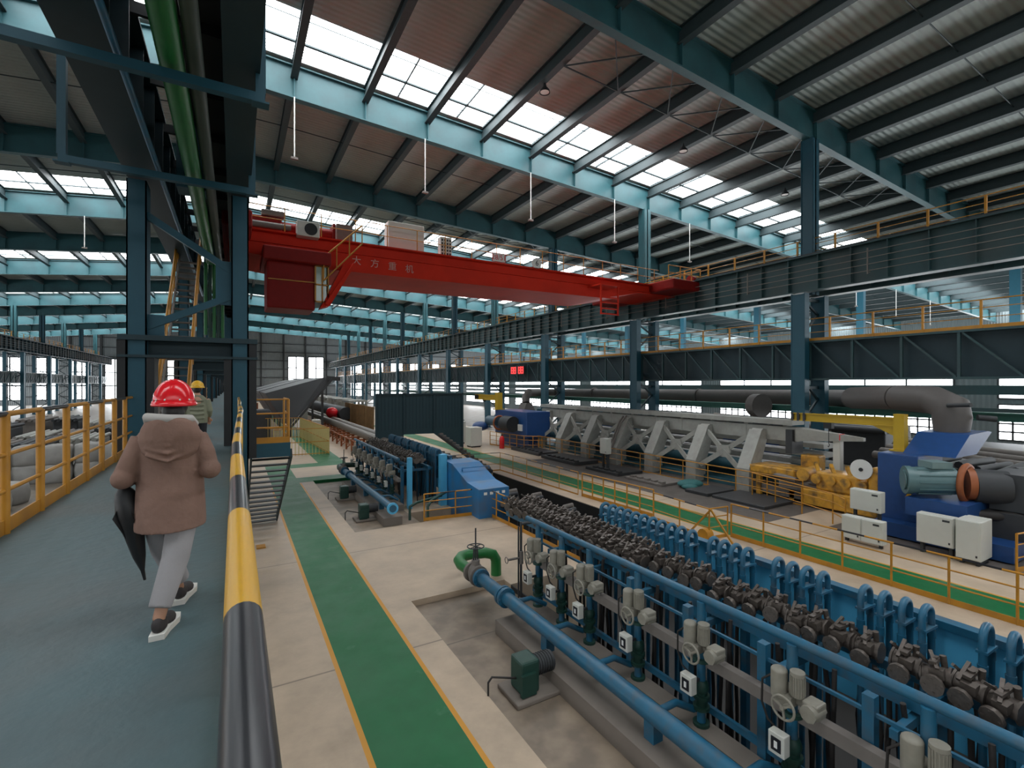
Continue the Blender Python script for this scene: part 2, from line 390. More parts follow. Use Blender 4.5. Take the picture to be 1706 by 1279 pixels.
def window_y(x0, x1, y, z0, z1, nx=2, nz=2):
    p = M(); p.add([(x0, y+.1, z0), (x1, y+.1, z0), (x1, y+.1, z1), (x0, y+.1, z1)], [(0, 1, 2, 3)])
    o = tag(p.build('window_%d' % WN[0], LITW, fix=False), kind='structure'); WN[0] += 1
    fr = M()
    for i in range(nx+1): xx = x0+(x1-x0)*i/nx; fr.box(xx-.14, xx+.14, y-.02, y+.05, z0, z1)
    for i in range(nz+1): zz = z0+(z1-z0)*i/nz; fr.box(x0, x1, y-.02, y+.05, zz-.14, zz+.14)
    q = fr.build('window_frame', DGREY); q.parent = o
for h in holes: window_y(h[0], h[1], 158, h[2], h[3], 2, 3)
g = M()
for z in (2, 4.5, 7, 9.5, 12, 14.5, 17):
    x = -54
    for hx in sorted(h for h in holes)+[(101, 101, 0, 0)]:
        if hx[0] > x and not False: g.box(x, hx[0], 157.8, 158, z-.1, z+.1)
        x = hx[1]
        if z > hx[3] or z < hx[2]: g.box(hx[0], hx[1], 157.8, 158, z-.1, z+.1)
for x in range(-48, 100, 6): 
    xx = x+6.8 
    if not any(h[0]-.2 < xx < h[1]+.2 for h in holes): g.box(xx-.2, xx+.2, 157.6, 158, 0, zb(xx)+1)
struct('wall_girt', g, DGREY)
def side_wall(name, X, s, y0, y1, ztop, rows, m, pitch=12, off=2.3, winw=9.4, nx=5, mull=6):
    """wall in the plane x=X facing the hall; s=+1 for outside towards +x"""
    mb = M(); t = .2*s
    zs = [0]
    for a, b, _ in rows: zs += [a, b]
    zs.append(ztop)
    for i in range(0, len(zs), 2):
        if zs[i+1] > zs[i]: mb.box(min(X, X+t), max(X, X+t), y0, y1, zs[i], zs[i+1])
    k = 0; y = off-48
    ps = []
    while y < y1:
        ps.append(y); y += pitch
    for a, b, kind in rows:
        for p in ps:
            lo, hi = max(y0, p-(pitch-winw)/2), min(y1, p+(pitch-winw)/2)
            if hi > lo: mb.box(min(X, X+t), max(X, X+t), lo, hi, a, b)
            w0, w1 = max(y0, p+(pitch-winw)/2), min(y1, p+pitch-(pitch-winw)/2)
            if w1 <= w0: continue
            q = M(); q.add([(X+t*.5, w0, a), (X+t*.5, w1, a), (X+t*.5, w1, b), (X+t*.5, w0, b)], [(0, 3, 2, 1) if s > 0 else (0, 1, 2, 3)])
            o = tag(q.build('window_%d' % WN[0], LITW, fix=False), kind='structure'); WN[0] += 1
            fr = M(); xa, xb = sorted((X-.06*s, X+.02*s))
            n = kind[0]
            for i in range(n+1): yy = w0+(w1-w0)*i/n; fr.box(xa, xb, yy-kind[2], yy+kind[2], a, b)
            for i in range(kind[1]+1): zz = a+(b-a)*i/kind[1]; fr.box(xa, xb, w0, w1, zz-kind[2], zz+kind[2])
            fo = fr.build('window_frame', DGREY); fo.parent = o
    return struct(name, mb, m)
side_wall('wall_right', 50, 1, -32, 158, 9.6, [(0.9, 2.75, (12, 3, .06)), (3.05, 3.55, (2, 1, .05)), (4.0, 6.3, (3, 1, .06)), (7.8, 8.6, (3, 1, .05))], WALLS)
side_wall('wall_right_outer', 101, 1, -32, 158, zb(101)+1.7, [(9.5, 13.5, (3, 2, .06))], WALLS)
side_wall('wall_left', -54, -1, -32, 158, zb(-54)+1.7, [(0.4, 3.2, (8, 2, .04)), (4.2, 5.4, (3, 1, .05)), (6.6, 8.2, (3, 1, .05)), (9.8, 12.5, (3, 1, .05))], WALLS, winw=5.6)
# ------------------------------------------------------------------ columns
def hcol(m, x, y, z0, z1, w=.42, d=.7):
    m.box(x, x+w, y-d/2, y-d/2+.03, z0, z1); m.box(x, x+w, y+d/2-.03, y+d/2, z0, z1); m.box(x+w/2-.02, x+w/2+.02, y-d/2, y+d/2, z0, z1)
CY = [14.3+12*k for k in range(12)]
def row(xa, xb, ztop_col, name, lab):
    for k, y in enumerate(CY):
        t = thing(name, None, None, (xa, y, 0)); t['kind'] = 'structure'; del_empty(t)
        a = M(); 
        for x in (xa, xb): a.box(x, x+.42, y-.36, y-.32, 0, 9.85); a.box(x, x+.42, y+.32, y+.36, 0, 9.85); a.box(x+.02, x+.40, y-.34, y+.34, 0, 9.8); a.box(x-.15, x+.57, y-.5, y+.5, 0, .06)
        a.build('column_leg', TEAL, t)
        b = M(); xm, xn = xa+.42, xb; zz = 0.8; s = 0
        while zz < 9.4:
            z2 = min(zz+1.15, 9.6)
            p, q = ((xm, y, zz), (xn, y, z2)) if s % 2 == 0 else ((xn, y, zz), (xm, y, z2))
            b.bar(p, q, .1, .1); zz = z2; s += 1
        for z in (.7, 4.9, 9.6): b.bar((xm, y, z), (xn, y, z), .14, .14)
        b.build('lacing', TEALD, t)
        xc = (xa+xb)/2+.2
        u = M(); u.box(xc-.33, xc+.33, y-.3, y-.26, 9.85, zb(xc)); u.box(xc-.33, xc+.33, y+.26, y+.3, 9.85, zb(xc)); u.box(xc-.05, xc+.05, y-.3, y+.3, 9.85, zb(xc))
        u.box(xc-.30, xc-.26, y-.3, y+.3, 9.85, zb(xc)); 
        u.build('upper_column', TEAL if k % 2 == 0 else TEALR, t)  # lighter teal at skylit rafters, skylight put into the column colour
def del_empty(t):
    for k in ('label', 'category'):
        if k in t: del t[k]
row(25.6, 27.5, 0, 'column', '')
row(-29.3, -27.4, 0, 'column', '')
for k, y in enumerate(CY[:8]):
    a = M(); a.box(59, 59.5, y-.35, y+.35, 0, zb(59)); tag(a.build('column', TEAL), kind='structure')
# centre row straddling the walkway: detailed
for k, y in enumerate(CY):
    t = thing('column', None, None, (-2.15, y, 0)); del_empty(t); t['kind'] = 'structure'
    for x0 in (-2.15, -.06):
        a = M(); a.box(x0, x0+.38, y-.02, y+.02, 0, 9.85); a.box(x0, x0+.03, y-.3, y+.3, 0, 9.85); a.box(x0+.35, x0+.38, y-.3, y+.3, 0, 9.85)
        a.box(x0, x0+.38, y-.3, y-.26, 0, 9.85); a.build('column_leg', TEAL, t)
    b = M(); yy = y-.1
    b.bar((-1.8, yy, 9.1), (-.02, yy, 7.95), .14, .16); b.bar((-.02, yy, 7.35), (-1.8, yy, 6.45), .14, .16)
    b.box(-1.78, -1.45, yy-.05, yy+.05, 6.2, 6.75); b.box(-.4, -.04, yy-.05, yy+.05, 7.1, 8.2)
    b.build('brace', TEAL, t)
    p = M(); p.box(-2.3, .52, y-.38, y+.3, 6.12, 6.24); p.box(-2.3, .52, y-.38, y+.3, 5.72, 5.78); p.box(-2.3, .52, y-.05, y+.0, 5.78, 6.12)
    p.build('portal_beam', TEALD, t)
    q = M(); q.box(-1.77, -1.62, y-.34, y+.34, 3.55, 5.72); q.box(-.22, -.06, y-.34, y+.34, 3.55, 5.72)
    q.box(-2.32, -2.16, y-.34, y+.34, 3.2, 6.12); q.box(.33, .5, y-.34, y+.34, 3.2, 6.12); q.build('portal_post', BLACK, t)
    u = M(); u.box(-1.2, -.6, y-.3, y+.3, 9.85, zb(-1)); u.build('upper_column', TEAL, t)
# ------------------------------------------------------------------ runway girders
def girder(x, y0, y1, z0, z1, label, name='runway_girder', m=TEALG, side=-1, fw=.28, lines=True, stiff=1.5):
    t = thing(name, label, 'crane runway', (x, y0, z0))
    a = M(); a.box(x-.02, x+.02, y0, y1, z0, z1); a.box(x-fw, x+fw, y0, y1, z0-.03, z0+.03); a.box(x-fw, x+fw, y0, y1, z1-.03, z1+.03)
    y = y0+.3
    while y < y1:
        a.box(x-fw+.05, x+fw-.05, y-.02, y+.02, z0, z1); y += stiff
    a.build('girder_web', m, t)
    b = M(); b.box(x-.07, x+.07, y0, y1, z1+.03, z1+.15); b.build('crane_rail', DGREY, t)
    if lines:
        c2 = M()
        for i in range(4):
            z = z0+.45+.3*i; xx = x+side*(fw+.12); c2.bar((xx, y0, z), (xx, y1, z), .03)
        y = y0+1
        while y < y1:
            c2.bar((x+side*(fw-.1), y, z0+.4), (x+side*(fw+.16), y, z0+.4), .04); c2.bar((x+side*(fw+.14), y, z0+.3), (x+side*(fw+.14), y, z0+1.5), .05); y += 6
        c2.build('conductor_bar', DUST, t)
    return t
girder(25.8, -8, 157.5, 9.9, 11.7, 'deep dark teal runway girder carrying the right end of the red crane')
girder(27.8, -8, 157.5, 9.9, 11.7, 'dark teal crane runway girder behind the deep one, on the rear column legs', lines=False)
girder(-27.2, -8, 157.5, 9.9, 11.7, 'long dark crane runway girder across the left bay, upper one of two', side=1, m=TEALD)
girder(-29.2, -8, 157.5, 9.9, 11.7, 'dark crane runway girder behind the long one of the left bay', lines=False, m=TEALD)
girder(-1.82, -8, 157.5, 9.95, 11.7, 'overhead crane runway girder above the left edge of the blue walkway', m=TEALD, fw=.33, lines=False)
girder(.1, -8, 157.5, 9.95, 11.7, 'overhead crane runway girder above the right edge of the blue walkway', m=TEALD, fw=.25, lines=False)
# walkway plates between the two centre girders
m = M(); m.box(-1.0, -.16, -8, 157, 11.5, 11.56); m.box(-1.48, -1.0, 3, 7, 11.5, 11.56)
y = -7.5
while y < 150: m.box(-1.5, -.14, y, y+.08, 11.3, 11.5); y += 2.2
tag(m.build('gantry_plate', DGREY), 'dark grating plates between the two overhead girders above the walkway', 'grating')
def truss(x, y0, y1, z0, z1, label, side=-1):
    t = thing('truss_girder', label, 'girder', (x, y0, z0))
    a = M(); a.box(x+.3, x+.34, y0, y1, z0, z1); a.box(x-.15, x+.5, y0, y1, z1-.05, z1); a.box(x-.15, x+.5, y0, y1, z0, z0+.06)
    a.build('girder_web', TEALD, t)
    b = M(); y = y0; k = 0; xx = x+side*.1 if side < 0 else x+.55
    while y < y1-1.9:
        b.bar((xx, y, z0), (xx, y, z1), .12, .1); b.bar((xx, y+1.9, z1-.1), (xx, y+.1, z0+.1), .08, .08); y += 2.0
    b.box(xx-.1, xx+.1, y0, y1, z1-.1, z1); b.box(xx-.1, xx+.1, y0, y1, z0, z0+.1)
    b.build('lattice', TEALG, t)
    return t
truss(26.3, -8, 157.5, 5.3, 7.35, 'dark lattice girder below the crane runway, running behind the right columns')
truss(-28.4, -8, 157.5, 5.2, 6.9, 'dark lattice girder below the runway of the left bay', side=1)
m = M(); m.box(48.2, 48.6, -8, 157, 4.3, 5.0); m.box(46, 46.2, -8, 157, 3.1, 3.4)
tag(m.build('wall_beam', TEALG), kind='structure')
m = M(); m.box(28.4, 28.7, -8, 157, 3.5, 3.85); m.box(28.2, 28.9, -8, 157, 3.8, 3.86); m.box(28.2, 28.9, -8, 157, 3.5, 3.56)
tag(m.build('service_beam', mat('service_green', (0.02, 0.12, 0.09), .5)), 'green steel service beam running behind the right columns below the long duct', 'beam')
# ------------------------------------------------------------------ railings
def lerp(a, b, t): return tuple(a[i]+(b[i]-a[i])*t for i in range(3))
def railing(label, pts, h=1.1, sp=1.5, mids=(.38, .72), toe=.14, pw=.06, rr=.025, m=None, stripe=None, name='safety_railing', Tcap=False, cat='railing', group=None, posts=True, flat=False):
    m = m or YEL; t = thing(name, label, cat, pts[0], group)
    proto = M(); o = pts[0]
    if flat: proto.box(o[0]-pw/2, o[0]+pw/2, o[1]-pw/2, o[1]+pw/2, o[2], o[2]+h)
    else: proto.cyl(o, (o[0], o[1], o[2]+h), pw/2, 8)
    if Tcap: proto.bar((o[0]-.0, o[1]-.28, o[2]+h+.02), (o[0], o[1]+.28, o[2]+h+.02), .05, .04)
    po = proto.build('post', m, t); me = po.data; first = True
    tr = M(); md = M(); tb = M(); runs = []
    for i in range(len(pts)-1):
        a, b = pts[i], pts[i+1]; L = math.dist(a, b); n = max(1, round(L/sp))
        for k in range(n+1):
            if k == 0 and i > 0: continue
            p = lerp(a, b, k/n)
            if first: first = False; continue
            if posts:
                q = bpy.data.objects.new('post', me); COL.objects.link(q); q.parent = t; q.location = Vector(p)-Vector(o)
        a2 = (a[0], a[1], a[2]+h); b2 = (b[0], b[1], b[2]+h)
        if stripe:
            ns = max(1, int(L/stripe))
            for k in range(ns): tr.cur = k % 2; tr.cyl(lerp(a2, b2, k/ns), lerp(a2, b2, (k+1)/ns), rr, 8)
        else: tr.cyl(a2, b2, rr, 8)
        for z in mids: md.cyl((a[0], a[1], a[2]+h*z), (b[0], b[1], b[2]+h*z), rr*.75, 6)
        if toe: tb.bar((a[0], a[1], a[2]+toe/2), (b[0], b[1], b[2]+toe/2), .015, toe)
    tr.build('top_rail', [m, BLKG] if stripe else m, t)
    if mids: md.build('mid_rail', m, t)
    if toe: tb.build('toe_board', m, t)
    return t
# railings on runways
railing('yellow railing on the right crane runway, standing behind the red crane end', [(26.7, -6, 11.75), (26.7, 150, 11.75)], 1.1, 1.9, toe=.1, flat=True, pw=.08)
railing('yellow railing along the lower lattice girder on the right', [(26.2, -6, 7.36), (26.2, 150, 7.36)], 1.15, 1.9, toe=.14, flat=True, pw=.08)
railing('faint yellow railing along the upper runway of the left bay', [(-28.2, 2, 11.75), (-28.2, 150, 11.75)], 1.1, 2.4, toe=.1, flat=True, pw=.08)
# ------------------------------------------------------------------ blue walkway
m = M(); m.box(-2.12, .09, -4, 157, 3.45, 3.55)
for y in range(-4, 157, 3): m.box(-2.1, .1, y, y+.12, 3.2, 3.45)
m.box(-2.2, -2.06, -4, 157, 3.1, 3.5); m.box(-.02, .09, -4, 157, 3.1, 3.5)
tag(m.build('floor_walkway', DECK), kind='structure')
railing('yellow three-bar railing along the left edge of the blue walkway, before the first column',
        [(-2.05, 6.92-1.05*8, 3.55), (-2.05, 6.92+1.05*7, 3.55)], 1.24, 1.05, mids=(.36, .66), toe=.15, pw=.085, rr=.03, stripe=1.0)
railing('yellow railing along the left edge of the blue walkway beyond the first column', [(-2.05, 15.2, 3.55), (-2.05, 95, 3.55)], 1.2, 1.4, toe=.15, pw=.07)
for k, (ya, yb) in enumerate(((17.5, 25.5), (27.3, 37.5), (39.3, 60))):
    m = M(); m.box(.05, .09, ya+.6, ya+2.4, 3.6, 4.65); 
    railing('%s stretch of yellow railing on the right of the walkway, past the stair landing' % ORD1[k], [(.07, ya, 3.55), (.07, yb, 3.55)], 1.2, 1.6, toe=.15)
# striped handrail
t = thing('striped_railing', 'black and yellow striped pipe handrail at the right edge of the walkway', 'handrail', (.012, .2, 3.55))
bounds = [-.4, .24, .82, 1.45, 1.98, 2.59, 3.14, 3.72, 4.25]+[4.25+.57*k for k in range(1, 17)]
def rp(y):
    ks = [(-1, .012, 4.75), (3.1, .012, 4.75), (4.3, .028, 4.745), (6, .055, 4.76), (7.5, .085, 4.74), (9, .075, 4.76), (11, .10, 4.74), (12, .085, 4.76), (14, .1, 4.77)]
    for a, b in zip(ks, ks[1:]):
        if y <= b[0]: q = (y-a[0])/(b[0]-a[0]); return (a[1]+(b[1]-a[1])*q, y, a[2]+(b[2]-a[2])*q)
    return (ks[-1][1], y, ks[-1][2])
m = M()
for i in range(len(bounds)-1):
    m.cur = 0 if i % 2 == 0 else 1
    m.tube([rp(bounds[i]+(bounds[i+1]-bounds[i])*q/3) for q in range(4)], .026, 20, cap=False)
m.build('top_rail', [YELB, BLKG], t)
m = M()
for z in (3.98, 4.37): m.tube([(rp(q)[0], q, z) for q in (-.4, 3, 4.3, 6, 8, 10, 13.3)], .016, 8)
m.build('mid_rail', YELB, t)
m = M(); m.box(.0, .012, -.4, 13.4, 3.55, 3.69); m.build('toe_board', YELB, t)
for k in range(12):
    m = M(); y = .5+1.15*k; m.cyl((rp(y)[0], y, 3.55), (rp(y)[0], y, 4.73), .02, 8); m.build('post', YELB, t)
# ------------------------------------------------------------------ overhead pipes and hanger frames
def pipe(name, label, pts, r, m, fl=None, n=16, cat='pipe'):
    t = thing(name, label, cat, pts[0]); a = M(); a.tube(pts, r, n); a.build('pipe_run', m, t)
    if fl:
        for p, q in fl:
            b = M(); b.cyl(p, q, r*1.28, n); b.build('flange', m, t)
    return t
pipe('green_pipe', 'thick bright green pipe hung under the overhead runway girders', [(-.80, -6, 9.87), (-.80, 31, 9.87)], .17, GREEN)
pipe('grey_green_pipe', 'dull grey green pipe running beside the thick bright green pipe overhead', [(-.50, -6, 9.9), (-.50, 32, 9.9)], .11, GGREY)
pipe('thin_blue_pipe', 'thin blue pipe running overhead along the left of the green pipe', [(-1.42, -6, 9.75), (-1.42, 30, 9.75)], .05, BLUE)
for k in range(5):
    pipe('drop_pipe', '%s of the green vertical drop pipes seen through the column bracing' % ORD1[k], [(-.95+.14*k, 22, 9.8), (-.95+.14*k, 22, 7.0-.1*k)], .06, GREEND if k % 2 else GREEN)
for k, y in enumerate((8.5, 12.7)):
    t = thing('hanger_frame', '%s teal U-shaped hanger frame crossing under the overhead pipes' % ('nearer' if k == 0 else 'farther'), 'steel frame', (-3, y, 9.5))
    a = M(); z = 9.56
    a.box(-3.0, .42, y-.07, y+.07, z-.07, z+.07); a.build('cross_beam', TEAL, t)
    for x in (-2.95, .36):
        b = M(); b.box(x-.07, x+.07, y-.07, y+.07, z+.07, 12.2); b.box(x-.12, x+.12, y-.1, y+.1, z-.09, z-.06); b.build('hanger_post', TEAL, t)
# steep stair up to gantry
t = thing('gantry_stair', 'steep grey stair with yellow handrails climbing from the walkway to the girders', 'stairs', (-1.6, 15.6, 3.55))
a = M(); n = 24
for k in range(n):
    y = 15.7+6.2*k/n; z = 3.8+6.1*k/n; a.box(-1.75, -1.15, y, y+.24, z, z+.04)
a.build('treads', DUST, t)
b = M(); b.bar((-1.77, 15.6, 3.6), (-1.77, 21.9, 9.9), .05, .22); b.bar((-1.13, 15.6, 3.6), (-1.13, 21.9, 9.9), .05, .22); b.build('stringer', DUST, t)
for x in (-1.8, -1.1):
    c = M(); c.tube([(x, 15.6, 3.6), (x, 15.6, 4.6), (x, 21.9, 10.9)], .04, 8); c.tube([(x, 15.6, 4.1), (x, 21.9, 10.4)], .025, 8)
    for k in range(5): y = 16.4+1.3*k; c.cyl((x, y, 3.6+(y-15.6)), (x, y, 4.6+(y-15.6)), .03, 6)
    c.build('handrail', YEL, t)
# ------------------------------------------------------------------ landing platform and stair down
t = thing('stair_landing', 'teal landing platform with yellow railing right of the walkway column', 'platform', (.42, 14.5, 0))
a = M(); a.box(.2, 1.34, 14.5, 16.0, 3.42, 3.5); a.box(.2, 1.34, 14.48, 14.6, 3.12, 3.5); a.box(1.24, 1.34, 14.5, 16.0, 3.12, 3.5); a.box(.2, 1.34, 15.9, 16.0, 3.12, 3.5)
a.build('deck', TEAL, t)
b = M(); P0 = [(.35, 14.52), (1.3, 14.52), (1.3, 15.95)]
for z in (3.92, 4.3, 4.68):
    b.tube([(p[0], p[1], z) for p in P0], .022, 8)
b.bar((.3, 14.5, 3.58), (1.32, 14.5, 3.58), .015, .16); b.bar((1.32, 14.5, 3.58), (1.32, 15.95, 3.58), .015, .16)
b.build('guard_rail', YEL, t)
for p in ((1.3, 14.52), (1.18, 14.52), (1.3, 14.85), (1.3, 15.9), (.4, 14.52)):
    c = M(); c.cyl((p[0], p[1], 3.5), (p[0], p[1], 4.68), .028, 8); c.build('post', YEL, t)
t = thing('open_stair', 'dark open-tread steel stair descending from the landing to the shop floor', 'stairs', (.9, 19.8, 0))
a = M(); n = 14
for k in range(n):
    f0 = (k+.5)/n; y = 14.75+5.1*f0; z = 3.12*(1-f0); a.box(.42, 1.36, y, y+.26, z-.03, z)
a.build('treads', DGREY, t)
b = M()
for x in (.40, 1.38): b.bar((x, 14.6, 3.2), (x, 19.95, .1), .04, .24)
b.build('stringer', TEALD, t)
# ------------------------------------------------------------------ spray machines
def valve_mesh(i):
    rnd = random.Random(i); m = M()
    m.cyl((0, -.10, 0), (0, .10, 0), .085, 12); m.cyl((0, -.12, 0), (0, -.10, 0), .105, 8); m.cyl((0, .10, 0), (0, .12, 0), .105, 8)
    m.cyl((-.2, .0, -.02), (.16, 0, -.02), .055, 10); m.cyl((-.22, 0, -.02), (-.18, 0, -.02), .09, 10)
    m.cyl((0, 0, .05), (0, 0, .17), .03, 8); m.box(-.10, .10, -.03, .03, .12, .15)
    m.bar((-.13, rnd.uniform(-.05, .05), .10), (.06, .04, .19), .03, .03); m.cyl((.07, -.05, .02), (.07, -.05, .17), .028, 8)
    m.box(-.14, -.05, -.08, .03, .02, .10); m.bar((.0, .06, .10), (-.1, .10, .2), .025)
    for a in range(4): m.cyl((-.23, .06*math.cos(a*PI/2), -.02+.06*math.sin(a*PI/2)), (-.16, .06*math.cos(a*PI/2), -.02+.06*math.sin(a*PI/2)), .012, 6)
    me = bpy.data.meshes.new('valve'); me.from_pydata(m.v, [], m.f); me.materials.append(VALVE)
    for p, s2 in zip(me.polygons, m.sm): p.use_smooth = s2
    return me
VM = [valve_mesh(i) for i in range(4)]
def loop_mesh():
    m = M(); pts = [(-.26, 0, -3.0)]; 
    for k in range(9): a = PI-PI*k/8; pts.append((.13*math.cos(a)-.13+.0, 0, .0+.13*math.sin(a)))
    pts.append((.0, 0, -1.2)); m.tube(pts, .042, 10)
    m.box(-.3, .04, -.055, .055, -.16, -.13); m.cyl((-.26, 0, -.42), (-.26, 0, -.30), .052, 10); m.cyl((-.0, 0, -.3), (0, 0, -.2), .05, 10)
    me = bpy.data.meshes.new('loop_pipe'); me.from_pydata(m.v, [], m.f); me.materials.append(BLUE)
    for p, s2 in zip(me.polygons, m.sm): p.use_smooth = s2
    return me
LM = loop_mesh()
def hose_mesh(k):
    m = M(); rnd = random.Random(k); pts = []
    for j in range(9):
        q = j/8; pts.append((.10*math.sin(q*PI)*(1 if k % 2 else -1)+rnd.uniform(-.02, .02), rnd.uniform(-.02, .02), -3.4*q))
    m.tube(pts, .030, 8); me = bpy.data.meshes.new('hose'); me.from_pydata(m.v, [], m.f); me.materials.append(HOSE)
    for p, s2 in zip(me.polygons, m.sm): p.use_smooth = s2
    return me
HM = [hose_mesh(k) for k in range(4)]
def put(name, me, parent, loc, rot=(0, 0, 0), sc_=None):
    o = bpy.data.objects.new(name, me); COL.objects.link(o); o.parent = parent; o.location = Vector(loc)-parent_loc(parent); o.rotation_euler = rot
    if sc_: o.scale = sc_
    return o
def machine(label, y0, y1, loops, valves, posts):
    t = thing('spray_cooling_frame', label, 'cooling machine', (6.0, y0, 0))
    a = M(); a.cyl((6.0, y0, 1.93), (6.0, y1, 1.93), .06, 14); a.build('top_pipe', BLUE, t)
    for y in posts:
        b = M(); b.box(6.12, 6.24, y-.06, y+.06, -.1, 1.62); b.build('upright', BLUE, t)
    a = M()
    a.box(6.15, 6.21, y0, y1, .18, .28); a.box(6.16, 6.20, y0, y1, 1.40, 1.44); a.build('side_rail', BLUE, t)
    a = M(); a.box(5.97, 6.10, y0, y1-.2, .96, 1.12); a.build('cable_tray', DUST, t)
    a = M(); a.box(6.55, 6.68, y0, y1+2, 1.45, 1.57); a.box(7.3, 7.42, y0, y1+2, 1.40, 1.52); a.build('valve_beam', BLUE, t)
    for k in range(int((y1-y0)/1.3)+1):
        y = y0+.4+1.3*k; b = M(); b.box(6.1, 8.3, y-.04, y+.04, 1.30, 1.40); b.box(7.36, 7.46, y-.05, y+.05, -2.2, 1.4); b.build('cross_member', BLUE, t)
    a = M(); a.box(8.36, 8.41, y0, y1, .2, 1.80); a.build('splash_panel', LBLUE, t)
    a = M(); a.box(8.26, 8.44, y0, y1, 1.80, 1.90); a.build('panel_cap', BLUE, t)
    for i, y in enumerate(loops): put('loop_pipe', LM, t, (7.97, y, 2.06), (0, 0, random.uniform(-.05, .05)), (1, 1, 1+random.uniform(-.01, .01)))
    for i, (x, y) in enumerate(valves):
        put('valve', VM[i % 4], t, (x, y, 1.72+random.uniform(-.03, .03)), (random.uniform(-.15, .15), random.uniform(-.25, .1), random.uniform(-.25, .25)), (1.25, 1.2, 1.25))
    for i, y in enumerate(loops):
        put('hose', HM[i % 4], t, (7.68, y+.05, 1.62)); 
    for i in range(int((y1-y0)/.24)):
        put('hose', HM[(i+1) % 4], t, (6.45+.25*(i % 3), y0+.15+.24*i, 1.55))
    return t
loops2 = [9.0-.255*k for k in range(11)]
for g0 in (5.95, 4.70, 3.42, 2.14, .86): loops2 += [g0-.235*k for k in range(4)]
valves2 = []
for g0 in (6.4, 5.1, 3.9, 2.62, 1.3): valves2 += [(7.0+.03*k % .1, g0-.28*k) for k in range(4)]
for k in range(21): valves2 += [(6.75, 6.75+.24*k), (7.25, 6.85+.24*k)]
machine('long blue spray-cooling frame with rows of valves and hoses nearest the camera side', -.6, 9.65, loops2, valves2, [9.4, 6.4, 5.15, 3.9, 2.65, 1.4, .1])
loops1 = []
for g0 in (20.9, 22.2, 23.5, 24.8, 26.1, 27.4): loops1 += [g0-.2*k for k in range(5)]
valves1 = [(6.9+.3*(k % 2), 20.3+.2*k) for k in range(42)]
machine('shorter blue spray-cooling frame farther away beside the teal screen', 19.9, 28.4, loops1, valves1, [20.0, 22, 24, 26, 28])
a = M(); a.box(6.3, 6.48, 19.55, 19.75, -.14, 2.0); a.box(7.7, 7.98, 19.4, 19.7, -2.2, 2.05)
tag(a.build('blue_box_column', LBLUE), 'pair of bright blue square posts at the end of the farther cooling frame', 'post')
# valve assembly with electric actuator
def actuator(t):
    R = M(); R.cyl((0, 0, -.14), (0, 0, 1.90), .062, 14); R.build('riser_pipe', BLUE, t)
    for z in (.12, 1.06):
        fl = M(); fl.cyl((0, 0, z-.025), (0, 0, z+.025), .12, 14); fl.build('flange', GREEND, t)
    fl = M()
    for z in (.36, .52): fl.cyl((0, 0, z-.025), (0, 0, z+.025), .12, 14)
    fl.cyl((0, 0, .36), (0, 0, .60), .085, 12); fl.ball((0, 0, .66), (.11, .11, .12), 12); fl.build('valve_body', GREEND, t)
    b = M(); c = (-.14, .08, 1.45)
    b.cyl((c[0], c[1], 1.28), (c[0], c[1], 1.58), .095, 16); b.ball((c[0], c[1], 1.58), (.095, .095, .05), 16); b.cyl((c[0], c[1], 1.38), (.0, 0, 1.38), .07, 12)
    b.box(-.2, -.02, -.1, .12, 1.22, 1.34); b.build('actuator_body', ACTG, t)
    mt = M(); mt.cyl((-.10, -.12, 1.36), (-.10, -.12, 1.64), .075, 18)
    for k in range(18):
        q = 2*PI*k/18; mt.bar((-.10+.08*math.cos(q), -.12+.08*math.sin(q), 1.38), (-.10+.08*math.cos(q), -.12+.08*math.sin(q), 1.60), .010, .010)
    mt.cyl((-.10, -.12, 1.61), (-.10, -.12, 1.65), .083, 16); mt.build('motor', ACTG, t)
    g = M(); g.cyl((-.22, -.30, 1.28), (.02, -.30, 1.28), .095, 8); g.bbox(-.16, .04, -.38, -.20, 1.2, 1.38, .02); g.cyl((-.05, -.30, 1.28), (-.05, 0, 1.28), .05, 10); g.build('gearbox', ACTG, t)
    h = M(); hc = (-.30, -.06, 1.25); h.ring(hc, .135, .016, 'x', 24, 6)
    for k in range(3):
        q = 2*PI*k/3+.4; h.bar(hc, (hc[0], hc[1]+.13*math.cos(q), hc[2]+.13*math.sin(q)), .022)
    h.cyl((-.33, -.06, 1.25), (-.15, -.06, 1.25), .025, 8); h.build('handwheel', ACTG, t)
    cb = M(); cb.tube([(-.16, .16, 1.5), (-.2, .26, 1.4), (-.18, .28, 1.1), (-.15, .22, .9), (-.12, .10, .82)], .014, 8); cb.build('cable', HOSE, t)
    sb = M(); sb.bbox(-.34, -.22, -.10, .10, .66, .92, .01); s = sb.build('switch_box', CABW, t)
    q = M(); q.box(-.348, -.338, -.06, .06, .71, .87); q.build('window', BLKG, s)
    q = M(); q.box(-.353, -.345, -.02, .02, .75, .83); q.build('indicator', WHITE, s)
    br = M(); br.box(-.24, .0, -.02, .02, .76, .80); br.build('bracket', DGREY, t)
A0 = thing('electric_valve', '', 'valve', (0, 0, 0)); actuator(A0)
ay = [9.1, 8.2, 7.29, 6.0, 4.72, 3.39, 2.05, .75]
alab = ['farthest', 'second farthest', 'third farthest', 'fourth farthest', 'fifth farthest', 'third nearest', 'second nearest', 'nearest']
for k, y in enumerate(ay):
    L = 'grey motorised valve with handwheel, %s in the row along the near cooling frame' % alab[k]
    if k == 0: A0.location = (5.95, y, 0); A0['label'] = L; A0['group'] = 'motorised valves of the near cooling frame'
    else: dup(A0, (5.95, y, 0), L)
for k in range(7):
    y = 27.6-1.15*k
    dup(A0, (5.95, y, 0), 'grey motorised valve, %s from the far end of the farther cooling frame' % ORD1[k], 'motorised valves of the farther cooling frame')
